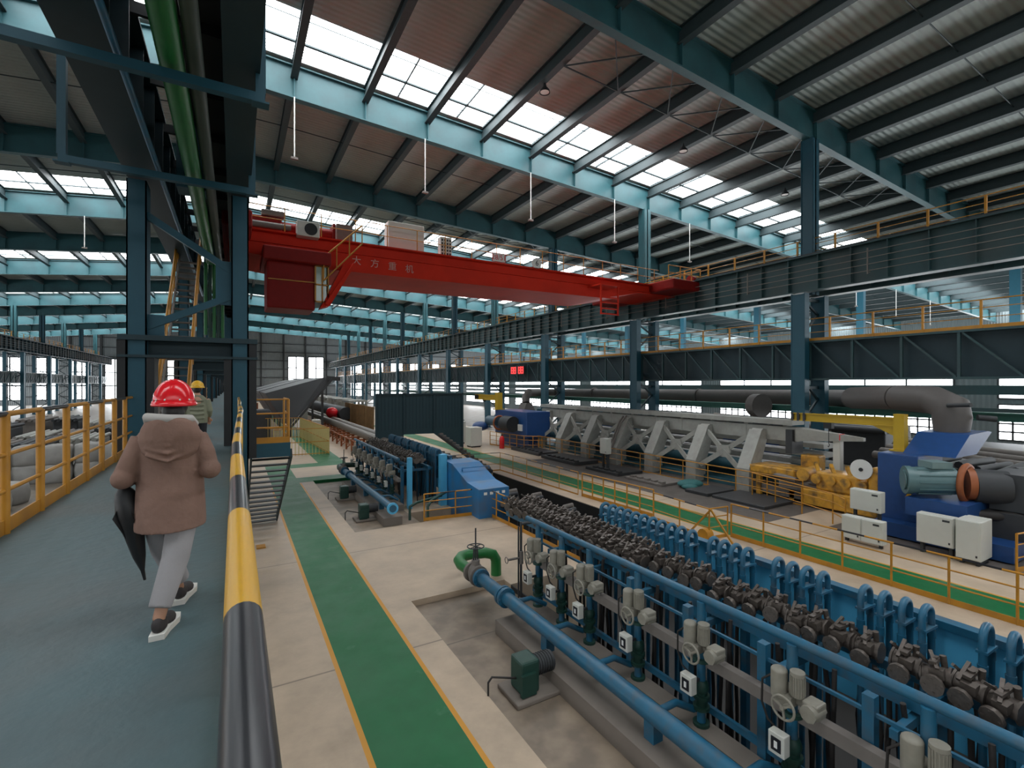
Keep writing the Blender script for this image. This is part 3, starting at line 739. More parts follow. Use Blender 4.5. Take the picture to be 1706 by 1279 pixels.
# main water pipes
def main_pipe(label, y0, y1, disk):
    x, z, r = 5.05, .52, .135
    t = thing('water_main', label, 'pipe', (x, y0, 0)); a = M(); a.cyl((x, y0, z), (x, y1, z), r, 22); a.build('pipe_run', BLUE, t)
    for y in [y1-.12, y1-1.2, y1-1.32]+([y0+.05] if disk else []):
        b = M(); b.cyl((x, y-.04, z), (x, y+.04, z), r*1.55, 22)
        for k in range(10):
            q = 2*PI*k/10; b.cyl((x+r*1.32*math.cos(q), y-.06, z+r*1.32*math.sin(q)), (x+r*1.32*math.cos(q), y+.06, z+r*1.32*math.sin(q)), .018, 6)
        b.build('flange', LBLUE if (disk and y < y0+1) else BLUE, t)
    y = y0+1.6
    while y < y1-1.5:
        b = M(); b.box(x-.09, x+.09, y-.09, y+.09, .1, z-.08); b.build('support', BLUE, t); y += 2.6
    for k in range(int((y1-y0)/1.3)-1):
        b = M(); yy = y1-1.6-1.3*k; b.tube([(x, yy, z), (x+.45, yy, z), (x+.83, yy, .3)], .05, 10); b.build('branch', BLUE, t)
main_pipe('thick blue flanged water pipe low along the near cooling frame', -2, 10.3, False)
main_pipe('thick blue water pipe with blind end flange along the farther cooling frame', 17.45, 26.4, True)
# gate valves with green bends
def gate_valve(label, y):
    x = 5.05; t = thing('gate_valve', label, 'valve', (x, y, 0))
    a = M(); a.tube([(x, y+.2, .52), (x-.04, y+.5, .53), (x-.1, y+.8, .56), (x-.08, y+1.0, .6), (x+.05, y+1.14, .62), (x+.3, y+1.2, .62), (x+.75, y+1.15, .6), (x+.95, y+1.08, .54), (x+1.02, y+1.05, .4), (x+1.03, y+1.05, -.1)], .14, 18); a.build('green_bend', GREEN if y < 12 else GREEND, t)
    b = M(); b.cyl((x, y-.02, .52), (x, y+.06, .52), .24, 18); b.cyl((x, y+.3, .52), (x, y+.38, .52), .24, 18); b.ball((x, y+.18, .55), (.2, .15, .24), 14); b.cyl((x, y+.18, .7), (x, y+.18, .86), .1, 12)
    b.build('valve_body', DUST, t)
    c = M(); c.bar((x-.06, y+.18, .8), (x-.04, y+.18, 1.15), .03); c.bar((x+.06, y+.18, .8), (x+.04, y+.18, 1.15), .03); c.cyl((x, y+.18, .8), (x, y+.18, 1.62), .02, 8); c.build('stem', DGREY, t)
    d = M(); d.ring((x, y+.18, 1.18), .2, .014, 'z', 24, 6)
    for k in range(4): q = PI*k/2+.4; d.bar((x, y+.18, 1.18), (x+.2*math.cos(q), y+.18+.2*math.sin(q), 1.18), .018)
    d.build('handwheel', DGREY, t)
gate_valve('gate valve with handwheel and thick green bend heading the near blue pipe', 10.3)
gate_valve('gate valve with handwheel at the head of the farther blue pipe', 26.4)
# green pump boxes
def pump(label, x, y):
    t = thing('pump_unit', label, 'pump', (x, y, 0)); z = -.14
    a = M(); a.bbox(x-.42, x+.5, y-.35, y+.35, z, z+.08, .02); a.build('base_plate', CONC, t)
    a = M(); a.bbox(x-.25, x+.1, y-.2, y+.2, z+.08, z+.62, .04); a.box(x-.28, x+.0, y-.26, y-.2, z+.1, z+.45); a.build('housing', GREEND, t)
    b = M(); b.cyl((x+.1, y, z+.42), (x+.45, y, z+.42), .16, 16)
    for k in range(6): b.cyl((x+.14+.05*k, y, z+.42), (x+.16+.05*k, y, z+.42), .175, 16)
    b.build('motor', DGREY, t)
    c = M(); c.tube([(x-.75, y+.05, z), (x-.75, y+.05, z+.35), (x-.68, y+.05, z+.42), (x-.25, y, z+.3)], .018, 8); c.build('drain_tube', HOSE, t)
pump('dark green pump unit beside the near blue water pipe', 4.35, 6.95)
pump('dark green pump unit at the near end of the farther blue pipe', 4.4, 18.9)
pump('dark green pump unit midway along the farther blue pipe', 4.4, 22.7)
a = M(); a.tube([(6.3, 17.2, -.1), (6.3, 17.2, .5), (6.6, 17.6, .62), (7.6, 18.6, .62)], .05, 10); a.tube([(5.7, 17.5, 0), (5.7, 17.5, .5), (6.0, 17.6, .6), (7.4, 18.6, .5)], .05, 10)
tag(a.build('teal_pipe_hoop', GREEND), 'bent dark teal pipes beside the end flange of the farther blue pipe', 'pipe')
t = thing('thin_standpipe', 'thin dark standpipe with small side valve at the end of the near frame', 'pipe', (5.95, 9.75, 0))
a = M(); a.cyl((5.95, 9.85, 0), (5.95, 9.85, 1.8), .03, 8); a.cyl((5.88, 9.85, 0), (5.88, 9.85, 1.7), .02, 8); a.cyl((5.95, 9.85, 1.75), (6.6, 9.85, 1.75), .04, 8); a.build('pipe_run', DGREY, t)
a = M(); a.cyl((5.95, 9.85, .95), (5.6, 9.85, .95), .03, 8); a.ring((5.55, 9.85, .95), .07, .01, 'x', 14, 5); a.cyl((5.95, 9.85, .8), (5.95, 9.85, 1.1), .06, 8); a.build('side_valve', DUST, t)
# blue tank
t = thing('blue_tank', 'bright blue boxy tank with sloping lid at the end of the farther cooling frame', 'tank', (8.6, 17.5, -2.2))
a = M(); a.prism([(16.3, -1.2), (19.9, -1.2), (19.9, 1.75), (18.9, 1.72), (17.4, 1.2), (16.3, 1.1)], 8.0, 9.3, axis='x'); a.build('tank_body', TBLUE, t)
a = M(); 
for k in range(4): a.box(8.2+.26*k, 8.33+.26*k, 16.28, 16.3, .88, .98)
a.build('vent', WHITE, t)
a = M(); a.box(8.2, 9.2, 16.5, 19.5, -2.2, -1.2); a.build('base', BLACK, t)
a = M(); a.tube([(8.15, 18.2, 1.5), (8.15, 18.2, 1.62), (9.4, 18.2, 1.62), (9.4, 18.2, 1.5)], .03, 8); a.build('lid_bar', TBLUE, t)
# pit debris of pipes/valves
t = thing('pipe_manifold', 'tangle of dark pipes and dusty valves in the pit behind the blue tank', 'manifold', (10.5, 16, -2.2))
for k in range(10):
    a = M(); x = 9.8+.28*(k % 4); y = 13.0+.55*k; a.tube([(x, y, -2.2), (x, y, .2), (x+.2, y+.1, .45), (x+.6, y+.2, .45), (x+.8, y+.2, -.3), (x+.8, y+.2, -2.2)], .09, 8)
    a.build('pipe_bend', DUST if k % 2 else DGREY, t)
for k in range(26): put('valve', VM[k % 4], t, (8.9+.7*random.random(), 12.0+.22*k, .35+.2*random.random()), (random.uniform(-.5, .5), random.uniform(-.5, .5), random.uniform(-1, 1)), (1.3, 1.3, 1.3))
# rails round pits
railing('yellow corner railing in front of the bright blue tank', [(6.12, 17.1, 0), (8.55, 16.9, 0), (8.62, 13.2, 0), (8.62, 10.9, 0)], 1.0, 1.05, toe=.12, pw=.055, stripe=.5)
railing('thin black and yellow railing round the far right corner of the pit', [(9.9, 25.4, 0), (13.6, 24.9, 0), (13.7, 17.6, 0)], 1.05, 1.5, toe=.06, pw=.035, rr=.018, stripe=.55)
railing('yellow railing beside the green path, long run nearest the white cabinets', [(14.35, 10.2, 0), (14.35, -2.2, 0)], 1.1, 1.08, toe=.14, pw=.055, stripe=.62)
railing('short yellow gate railing along the pit edge midway down the right green path', [(13.7, 17.3, 0), (13.9, 13.2, 0)], 1.05, .7, toe=.14, pw=.06)
railing('yellow railing behind the hooked blue pipes, between gate and cabinets', [(13.7, 13.0, 0), (13.5, 10.4, 0), (14.3, 10.3, 0)], 1.0, 1.3, toe=.1, pw=.05, stripe=.5)
a = M(); a.bar((13.45, 11.2, 0), (13.45, 10.3, 1.0), .05); a.bar((13.45, 10.3, 1.0), (13.45, 9.4, 0), .05); a.cyl((13.3, 10.5, .15), (13.6, 10.5, .15), .2, 12)
tag(a.build('hose_trestle', YEL), 'small yellow trestle with rusty drum behind the hooked blue pipes', 'trestle')
# ------------------------------------------------------------------ pipe transfer rack
t = thing('transfer_rack', 'long pale grey rack on seven leaning legs with X braces', 'rack', (21.5, 14.2, 0))
LY = [14.25+3.0*k for k in range(7)]
for y in LY:
    a = M(); w2 = .38
    a.prism([(20.95, 0), (21.75, 0), (21.75, .9), (22.45, 2.55), (22.45, 2.9), (22.1, 2.95), (21.95, 2.85), (20.95, 1.05)], y-w2/2-.08, y+w2/2+.08); 
    a.prism([(20.9, 0), (21.0, 0), (21.0, 1.05), (22.0, 2.85), (21.9, 2.9), (20.9, 1.1)], y-w2/2-.13, y+w2/2+.13); a.build('leg', RACK, t)
for y0, y1 in zip(LY, LY[1:]):
    ym = (y0+y1)/2; a = M(); xm = 21.55
    for ya, za in ((y0+.3, 2.6), (y1-.3, 2.6), (y0+.3, .85), (y1-.3, .85)):
        a.bar((xm+(za-1.7)*.35, ya, za), (xm, ym, 1.7), .10, .24)
    a.prism([(ym-.3, 1.4), (ym+.3, 1.4), (ym+.4, 1.7), (ym+.3, 2.0), (ym-.3, 2.0), (ym-.4, 1.7)], xm-.05, xm+.05, axis='x'); a.build('cross_brace', RACK, t)
a = M(); a.box(22.3, 22.9, 12.5, 33.5, 2.45, 3.1); a.box(22.1, 23.1, 12.6, 33.5, 3.2, 3.42)
for y in range(13, 33, 2): a.box(22.28, 22.3, y, y+.05, 2.45, 3.1); a.box(22.4, 22.8, y, y+.2, 3.1, 3.2)
a.build('top_beam', RACK, t)
a = M(); a.add([(22.2, 12.5, 2.5), (22.9, 12.5, 2.5), (22.9, 12.5, 3.1), (22.2, 12.5, 3.1), (22.5, 9.9, 2.72), (22.7, 9.9, 2.72), (22.7, 9.9, 2.86), (22.5, 9.9, 2.86)], [(0,1,2,3),(4,7,6,5),(0,4,5,1),(1,5,6,2),(2,6,7,3),(3,7,4,0)])
a.build('nose_arm', RACK, t)
a = M(); a.box(22.1, 23.0, 12.6, 12.9, 1.9, 3.0); a.build('end_bracket', DGREY, t)
a = M(); a.tube([(21.9, 23.4, 3.0), (21.6, 23.4, 2.7), (20.9, 23.6, 1.0), (20.8, 23.7, .1)], .06, 8); a.tube([(22.0, 23.2, 3.05), (21.5, 23.2, 2.6), (20.8, 23.35, .9), (20.7, 23.4, .1)], .06, 8); a.build('conduit', DUST, t)
a = M()
for k in range(7): a.box(23.6, 24.6, 12.0, 33, .4+.42*k, .62+.42*k) if k < 5 else None
tag(a.build('slatted_conveyor', RACK), 'grey slatted conveyor side standing behind the X-braced rack', 'conveyor')
a = M(); a.box(21.6, 24.5, 10.5, 34, 0, .3); a.cyl((22.6, 14.5, 1.0), (22.6, 33, 1.0), .3, 14); a.cyl((23.3, 14.5, .8), (23.3, 33, .8), .28, 14)
tag(a.build('stored_pipes', mat('blue_teal_pipes', (0.03, 0.10, 0.13), .5, var=.3)), 'dark teal pipes lying behind the legs of the pale grey rack', 'pipe')
railing('yellow railing along the feet of the pale grey rack', [(20.6, 33, 0), (20.6, 11.3, 0)], 1.05, 1.6, toe=.06, pw=.05)
# dark plates on floor
def plate(label, x0, x1, y0, y1, h, m=PLATE, jag=True):
    a = M(); a.bbox(x0, x1, y0, y1, 0, h, .02)
    if jag:
        for k in range(int((y1-y0)/.5)): a.box(x0+.1, x0+.35, y0+.5*k, y0+.5*k+.25, h, h+.10)
    tag(a.build('floor_cover', m), label, 'cover plate')
plate('dark low cover plate beside the last leg of the pale rack', 18.6, 20.6, 11.7, 14.2, .12, jag=False)
plate('dark cover plate next to the railing between the last two rack legs', 18.5, 20.4, 14.35, 15.6, .14, jag=False)
plate('grey mat with toothed edge in front of the third rack leg', 18.3, 20.2, 16.9, 19.4, .12, m=DUST)
plate('dark toothed cover beside the small grey control cabinet', 18.3, 20.2, 20.0, 22.8, .16)
plate('dark toothed cover with light strip, farthest along the rack', 18.4, 20.3, 24.0, 27.8, .2)
plate('dark toothed cover near the far blue fan', 18.6, 20.3, 28.4, 32.3, .22)
a = M(); a.ball((19.6, 16.2, .16), (.7, .55, .2), 16); a.ball((19.2, 15.9, .1), (.4, .4, .14), 12)
tag(a.build('crumpled_tarp', TARP), 'crumpled teal tarpaulin on the floor before the pale rack', 'tarpaulin')
# ------------------------------------------------------------------ cabinets
def cabinet(label, x0, x1, y0, y1, z0, z1, doors=1, legs=False, group=None, mark=None):
    t = thing('control_cabinet', label, 'cabinet', ((x0+x1)/2, (y0+y1)/2, 0), group)
    a = M(); a.bbox(x0, x1, y0, y1, z0, z1, .02); a.build('body', CABW, t)
    n = doors
    for k in range(n):
        ya, yb = y0+(y1-y0)*k/n+.02, y0+(y1-y0)*(k+1)/n-.02
        b = M(); b.bbox(x0-.025, x0+.0, ya, yb, z0+.02, z1-.02, .008); d = b.build('door', CABW, t)
        c = M(); c.box(x0-.035, x0-.024, ya+.05, ya+.09, z0+.1, z0+.16); c.build('lock', BLKG, d)
    if mark:
        b = M(); b.box(x0-.03, x0-.026, y0+.08, y0+.25, z1-.14, z1-.08); b.build('name_plate', DGREY, t)
    b = M()
    if z0 > .05:
        for y in (y0+.1, y1-.1): b.box(x0+.1, x1-.1, y-.04, y+.04, 0, z0+.02)
        b.build('stand', DGREY, t)
    return t
cabinet('tall narrow white cabinet, closest to the camera beside the blue fan unit', 17.9, 18.75, 5.0, 5.55, .15, 1.25)
cabinet('wide white wall-type cabinet left of the tall narrow one', 18.0, 18.35, 5.62, 6.5, .32, 1.2, mark=1)
cabinet('lower white two-door cabinet under the smaller upper one', 17.2, 17.5, 7.05, 8.2, .12, .84, doors=2, mark=1)
cabinet('smaller white cabinet mounted above the two-door one', 17.95, 18.25, 7.4, 8.3, .92, 1.6, mark=1)
cabinet('small pale grey cabinet on a stand before the rack conduits', 18.75, 19.1, 21.4, 22.0, 1.0, 1.9)
cabinet('white square cabinet standing before the far blue fan', 16.4, 17.4, 34.9, 35.9, .1, 1.6)
cabinet('white cabinet partly hidden behind the far square one', 16.2, 17.2, 37.6, 38.6, .1, 1.9)
cabinet('pale green-grey cabinet at the end of the mesh fence', 5.9, 6.5, 44.2, 45.2, 0, 2.0)
cabinet('small white box cabinet below the far grey hoods', 6.2, 6.9, 56, 56.8, 1.2, 2.9)
# ------------------------------------------------------------------ blue fan unit right
t = thing('fan_unit', 'dark blue machine tower with large grey-green motor beside white cabinets', 'machine', (20.5, 7, 0))
a = M(); a.bbox(19.5, 21.5, 7.0, 8.15, .3, 2.72, .04); a.build('tower', DBLUE, t)
a = M(); a.box(18.6, 20.4, 5.5, 7.0, .95, 1.5); a.box(18.9, 21.4, 4.6, 8.0, .05, .5); a.build('motor_bed', DBLUE, t)
a = M(); a.cyl((18.9, 7.0, 2.0), (19.6, 6.1, 2.05), .42, 22); a.cyl((18.82, 7.11, 2.0), (18.92, 6.98, 2.0), .45, 22); a.cyl((18.80, 7.14, 2.0), (18.82, 7.11, 2.0), .31, 18)
for k in range(12):
    q = 2*PI*k/12; v = Vector((.85, -1.2, .05)).normalized(); u1 = v.cross(Vector((0, 0, 1))).normalized(); u2 = u1.cross(v)
    o = (u1*math.cos(q)+u2*math.sin(q))*.43; a.bar(Vector((19.0, 6.87, 2.0))+o, Vector((19.55, 6.16, 2.05))+o, .03, .03)
a.build('motor', mat('motor_green_grey', (0.10, 0.18, 0.19), .4, var=.1), t)
a = M(); a.cbox((19.35, 6.5, 2.54), (.6, .6, .2), Matrix.Rotation(-.6, 3, 'Z')); a.build('terminal_box', mat('terminal_grey', (0.16, 0.24, 0.24), .45), t)
a = M(); a.ring((19.75, 5.85, 2.0), .55, .09, 'y', 24, 6); a.cyl((19.75, 5.9, 2.0), (19.85, 5.75, 2.0), .5, 24); a.build('pulley_guard', ORANGE, t)
a = M(); a.cyl((19.85, 5.75, 1.95), (20.3, 5.1, 1.95), .52, 20); a.box(20.0, 21.6, 4.2, 5.4, 1.3, 2.4); a.box(19.8, 21.8, 4.0, 6.5, .5, 1.25); a.build('fan_casing', DGREY, t)
a = M(); a.tube([(19.6, 5.7, 1.1), (20.2, 4.6, 1.15), (21.2, 3.9, 1.2)], .16, 12); a.tube([(20.2, 4.4, 1.4), (20.3, 3.8, 1.9), (20.9, 3.4, 2.1)], .1, 10); a.build('hoses', HOSE, t)
a = M(); a.bbox(20.9, 21.4, 5.0, 5.35, 1.5, 2.1, .02); a.build('side_box', CABW, t)
a = M(); a.add([(19.49, 7.35, .95+.35), (19.49, 7.1, .95+.35), (19.49, 7.225, 1.52)], [(0, 1, 2)]); a.build('warning_triangle', YELB, t)
a = M(); a.add([(21.0, 7.9, 2.72), (22.6, 8.0, 2.72), (23.6, 7.5, 3.4), (22.0, 6.7, 3.55), (20.8, 6.8, 2.72), (21.2, 7.9, 2.66), (22.6, 8.0, 2.66)], [(0, 1, 2, 3, 4)]); 
a.prism([(20.0, 2.72), (21.8, 2.72), (23.2, 3.4), (22.9, 3.45), (21.2, 3.4)], 6.2, 7.6); a.build('hood_skirt', DBLUE, t)
t = thing('exhaust_duct', 'broad brown-grey duct elbow dropping onto the blue machine tower', 'duct', (22, 7, 3.3))
a = M(); a.tube([(22.05, 6.95, 3.3), (22.1, 6.95, 3.9), (22.15, 7.0, 4.25), (22.5, 7.6, 4.5), (23.2, 9.0, 4.55)], [.48, .55, .56, .52, .5], 22); a.build('elbow', DUCT, t)
a = M(); a.cyl((21.6, 6.9, 4.35), (21.3, 6.2, 4.4), .07, 8); a.cyl((22.2, 6.3, 3.95), (22.5, 5.9, 3.9), .1, 8); a.build('flange_lugs', DGREY, t)
t = thing('long_duct', 'long dark brown-grey round duct running behind the right columns', 'duct', (29.5, 12, 3.9))
a = M(); a.tube([(23.2, 9.0, 4.55), (25.0, 11.4, 4.45), (28.6, 12.7, 4.3), (30, 16, 4.25), (30, 48, 4.15)], [.5, .5, .5, .5, .4], 18); a.build('duct_run', DUCT, t)
for y in (24, 30, 36, 42):
    b = M(); b.cyl((30, y-.06, 4.2), (30, y+.06, 4.2), .56, 18); b.build('flange', DUCT, t)
a = M(); a.cyl((27.6, 18.0, 3.8), (27.4, 17.4, 3.8), .7, 18); tag(a.build('duct_end_cap', DUCT), 'round grey duct end cap between the two right columns', 'duct')
a = M(); a.tube([(26.3, 42, 4.2), (25.7, 41.6, 3.8), (25.6, 41.4, 3.2)], .4, 16); a.tube([(26.3, 42, 4.2), (30, 44, 4.2)], .4, 16); a.prism([(24.9, 2.3), (26.4, 2.3), (25.9, 3.2), (25.3, 3.2)], 40.8, 42)
tag(a.build('duct_drop', DUCT), 'grey duct bend dropping onto the far blue fan unit', 'duct')
# jib crane right
def jib(label, x, y, z0, z1, y2, name='jib_crane', s=1.0):
    t = thing(name, label, 'crane', (x, y, z0))
    a = M(); a.box(x-.16*s, x+.16*s, y-.16*s, y+.16*s, z0, z1); a.box(x-.25*s, x+.25*s, y-.25*s, y+.25*s, z0, z0+.06); a.build('mast', YELD, t)
    b = M(); zb_ = z1-.28*s; b.box(x-.03, x+.03, y, y2, zb_-.16*s, zb_+.12*s); b.box(x-.09*s, x+.09*s, y, y2, zb_+.10*s, zb_+.14*s); b.box(x-.09*s, x+.09*s, y, y2, zb_-.18*s, zb_-.14*s)
    b.add([(x-.03, y+.16, zb_-.16), (x-.03, y+.9, zb_-.16), (x-.03, y+.16, z0+.5), (x+.03, y+.16, zb_-.16), (x+.03, y+.9, zb_-.16), (x+.03, y+.16, z0+.5)], [(0,1,2),(5,4,3),(1,4,5,2)])
    b.build('boom', YELD, t)
    c = M()
    for k in range(3): c.box(x-.095*s, x+.095*s, y2-.12-.24*k, y2-.02-.24*k, zb_-.19*s, zb_+.15*s)
    c.build('hazard_stripe', BLKG, t)
    d = M(); ym = y+(y2-y)*.62; d.box(x-.1, x+.1, ym-.15, ym+.15, zb_-.42, zb_-.18); d.cyl((x, ym, zb_-.4), (x, ym, zb_-1.0), .015, 6); d.tube([(x, ym, zb_-1.0), (x+.06, ym, zb_-1.08), (x, ym, zb_-1.16), (x-.05, ym, zb_-1.12)], .015, 6); d.build('hoist', BLACK, t)
jib('yellow jib crane with striped boom tip on top of the near blue tower', 20.5, 7.85, 2.72, 4.03, 11.7)
jib('small yellow jib crane on the far blue machine', 19.8, 36.5, 2.9, 4.35, 41.0, s=1.5)
# far blue fan unit
t = thing('fan_unit', 'far blue machine with small motor, beside the red extinguisher', 'machine', (21, 34, 0))
a = M(); a.bbox(19.6, 21.8, 31.6, 36.8, .9, 2.9, .05); a.box(20, 21.5, 32, 36.4, 0, .9); a.build('tower', DBLUE, t)
a = M(); a.cyl((18.9, 36.6, 2.0), (19.0, 35.2, 2.0), .42, 16); a.build('motor', mat('motor_steel', (0.06, 0.11, 0.15), .4), t)
a = M(); a.ring((19.0, 34.9, 1.9), .55, .08, 'y', 20, 6); a.build('pulley_guard', ORANGE, t)
a = M(); a.cyl((19.1, 34.2, 1.9), (19.1, 32.8, 1.9), .62, 18); a.build('fan_casing', BLACK, t)
a = M(); a.ball((18.3, 37.0, 1.5), (.7, .8, .4), 14); a.build('fan_cowl', DBLUE, t)
a = M(); a.box(19.5, 19.6, 32.2, 32.8, 1.4, 1.9); a.build('notice', WHITE, t)
railing('yellow railing in front of the far blue machine', [(18.7, 36.0, 0), (19.3, 31.5, 0), (20.3, 30.5, 0)], 1.1, .9, toe=.08, pw=.06)
t = thing('fire_extinguisher', 'red fire extinguisher standing by the far blue machine railing', 'extinguisher', (18.4, 33.4, 0))
a = M(); a.lathe((18.4, 33.4, 0), [(0, 0), (.2, 0), (.2, .75), (.12, .95), (.05, 1.0), (0, 1.0)]); a.build('cylinder_body', REDP, t)
a = M(); a.box(18.36, 18.44, 33.3, 33.5, 1.0, 1.1); a.build('valve_head', BLKG, t)
# yellow drive machine
t = thing('roller_drive', 'yellow pipe-turning machine with white disc left of the blue tower', 'machine', (21, 10, 0))
a = M(); a.bbox(20.6, 22.0, 8.6, 11.4, .1, .75, .05); a.bbox(20.8, 21.9, 9.3, 10.9, .75, 1.5, .08); a.bbox(20.7, 21.3, 8.5, 9.0, .75, 1.95, .15)
for k in range(4): a.cyl((20.7, 9.2+.55*k, 1.2), (21.2, 9.2+.55*k, 1.2), .2, 12); a.bar((20.9, 9.0+.6*k, 1.4), (21.4, 9.4+.6*k, 1.75), .12)
a.cyl((20.6, 11.3, 1.3), (22, 11.5, 1.3), .25, 12); a.build('gear_housing', YMACH, t)
a = M(); a.cyl((20.62, 9.15, 1.85), (20.66, 9.15, 1.85), .38, 26); a.build('disc', WHITE, t)
a = M(); a.cyl((20.58, 9.15, 1.85), (20.68, 9.15, 1.85), .07, 12); a.build('hub', BLKG, t)
t = thing('clamp_table', 'yellow clamping carriage with dark arms at the end of the pale rack', 'machine', (21.5, 12.5, 0))
a = M(); a.bbox(21.0, 22.6, 11.9, 14.0, 1.0, 1.35, .05); a.box(21.2, 21.4, 12.0, 12.2, .0, 1.0); a.box(21.1, 21.3, 13.5, 13.7, 0, 1.0); a.bbox(22.4, 23.0, 11.6, 12.4, 1.0, 1.9, .06); a.build('carriage', YMACH, t)
a = M(); a.cyl((20.7, 11.6, 1.0), (21.6, 14.2, 1.05), .12, 10); a.box(20.9, 22.4, 10.0, 12.5, .55, .85); a.box(21.2, 22.2, 10.2, 14, .1, .5); a.build('bed', DUST, t)
railing('low grey and yellow railing before the yellow clamping carriage', [(20.2, 13.3, 0), (18.9, 9.3, 0), (18.3, 8.6, 0)], 1.1, 1.3, toe=0, pw=.05)
railing('yellow railing past the tall white cabinet at the picture edge', [(18.3, 4.4, 0), (20.6, 3.9, 0)], 1.05, 1.0, toe=.14, pw=.06)
railing('yellow railing above the dark machinery behind the tall white cabinet', [(22.6, 5.2, 0), (24.4, 4.2, 0)], 1.9, 1.1, mids=(.55, .7, .85), toe=.0, pw=.06)
m = M(); m.bbox(23.5, 27, 4.4, 9.2, 0, 1.9, .1)
for k in range(9): m.cyl((23.2, 4.6+.5*k, 1.9+.1*(k % 3)), (25.8, 4.4+.5*k, 2.0+.1*(k % 2)), .14, 8)
tag(m.build('pump_skid', DGREY), 'dark block of greasy machinery right of the blue tower', 'machine')
for k in range(5):
    m = M(); m.cyl((24.8+.8*k, -4, 1.15+.14*k), (24.8+.8*k+6, 13.0, 1.2+.14*k), .2, 14)
    tag(m.build('steel_pipe', DUST), 'long grey steel pipe lying at the far right, %s of five' % ORD1[k], 'pipe', 'steel pipes behind the blue tower')
m = M(); m.box(33, 44, -4, 13, 0, 1.2); tag(m.build('storage_table', DGREY), 'broad grey storage bed below the grid windows at the right', 'table')
# hall 2 fill
for k in range(5):
    m = M(); y = 13.6+3.6*k; m.bbox(33.5, 37, y, y+3.0, 0, 2.2, .08)
    for j in range(6): m.cyl((33.4+.6*j, y-.1, 2.3), (33.4+.6*j, y+3.1, 2.3+.1*(j % 2)), .2, 10)
    tag(m.build('pipe_stack', [DGREY, DUST][k % 2]), '%s pipe stack behind the yellow jib crane, %s from the blue tower' % (['dark', 'dusty grey'][k % 2], ORD1[k]), 'pipe stack')
for k in range(6):
    m = M(); m.bbox(32+2.4*(k % 3), 34+2.4*(k % 3), 20+5*k, 23.5+5*k, 0, 1.6+.5*(k % 2), .1); m.cyl((31.5, 20+5*k, 2), (31.5, 23+5*k, 2), .3, 10)
    tag(m.build('machine_block', [DBLUE, DGREY, TEAL][k % 3]), '%s machine block behind the right columns, %s from the blue tower' % (['blue', 'dark grey', 'teal'][k % 3], ORD1[k]), 'machine')
# ------------------------------------------------------------------ teal screen, conveyor
t = thing('corrugated_screen', 'large dark teal corrugated screen standing across the production line', 'screen', (11, 32, 0))
a = M(); X0, X1 = 8.1, 14.35
def scr(poly):
    a.prism(poly, 31.9, 32.0)
scr([(8.1, 0), (9.97, 1.5), (9.97, 4.4), (8.1, 4.4)]); scr([(9.97, 1.67), (12.13, 1.64), (12.13, 4.4), (9.97, 4.4)]); scr([(12.13, 1.64), (14.35, 0), (14.35, 4.4), (12.13, 4.4)])
a.build('sheet', SHED, t)
a = M()
for x in (8.1, 9.97, 12.13, 14.3): a.box(x-.06, x+.06, 31.82, 31.9, 1.7 if 9 < x < 13 else 0, 4.45)
for k in range(26): a.box(8.2+.24*k, 8.26+.24*k, 31.88, 31.9, 2, 4.38)
a.box(8.1, 14.35, 31.82, 31.9, 4.38, 4.46); a.build('frame', TEALD, t)
def conv(label, p, q, w2):
    t = thing('chain_conveyor', label, 'conveyor', p); a = M(); a.bar(p, q, w2, .18); a.build('bed', DGREY, t)
    b = M(); n = 14
    for k in range(n):
        c = Vector(lerp(p, q, (k+.5)/n)); b.cbox((c.x, c.y, c.z+.14), (.22, .16, .1))
    b.build('chain', DUST, t)
conv('dark chain conveyor sloping down right of the teal screen opening', (12.3, 31.2, 1.6), (12.6, 24.2, .12), .3)
conv('dark chain conveyor behind the round blue hoops', (9.4, 31.0, 1.5), (9.2, 20.5, 1.45), .35)
# steel pipes on orange roller stands
for k in range(2):
    m = M(); m.cyl((8.6+.75*k, 30.5, 1.25), (8.6+.75*k, 75, 1.25), .3, 16); tag(m.build('line_pipe', mat('bare_pipe', (0.16, 0.14, 0.12), .45, metal=.3)), 'long bare steel pipe on the orange roller stands, %s one' % ('left' if k == 0 else 'right'), 'pipe')
m = M(); m.cyl((10.5, 54, 1.9), (10.5, 90, 1.9), .7, 20); tag(m.build('large_pipe', DGREY), 'thick dark steel pipe lying behind the red ball', 'pipe')
for k in range(14):
    y = 33+2.0*k; t0 = None
    m = M()
    for x in (7.6, 8.5, 9.4): m.box(x-.06, x+.06, y-.06, y+.06, 0, .95); 
    m.box(7.5, 9.6, y-.08, y+.08, .85, .95); m.bar((7.6, y, .1), (8.5, y, .85), .06); m.bar((7.6, y, .5), (7.6, y+1.9, .5), .06); m.bar((7.6, y, .9), (7.6, y+1.9, .9), .07)
    tag(m.build('roller_stand', ORANGE), 'orange steel roller stand, %s along the line from the teal screen' % ORD1[k], 'roller stand', 'orange roller stands')
t = thing('red_ball', 'shiny red balloon-like ball beside the steel pipes', 'ball', (9.3, 56, 1.2)); m = M(); m.ball((9.3, 55.5, 1.95), (.65, .65, .6), 18); m.ball((9.75, 56, 1.8), (.4, .5, .45), 12); m.build('ball_body', REDP, t)
for k in range(4):
    m = M(); y = 44+3.2*k; m.box(10.9, 11.0, y, y+3.1, 0, 3.0)
    for j in range(6): m.box(10.86, 10.9, y+.5*j, y+.5*j+.08, .3, 3.0)
    tag(m.build('rusty_panel', RUST), 'rust-stained yellowish sheet panel left of the teal screen, %s in its row' % ORD1[k], 'panel', 'rusty panels')
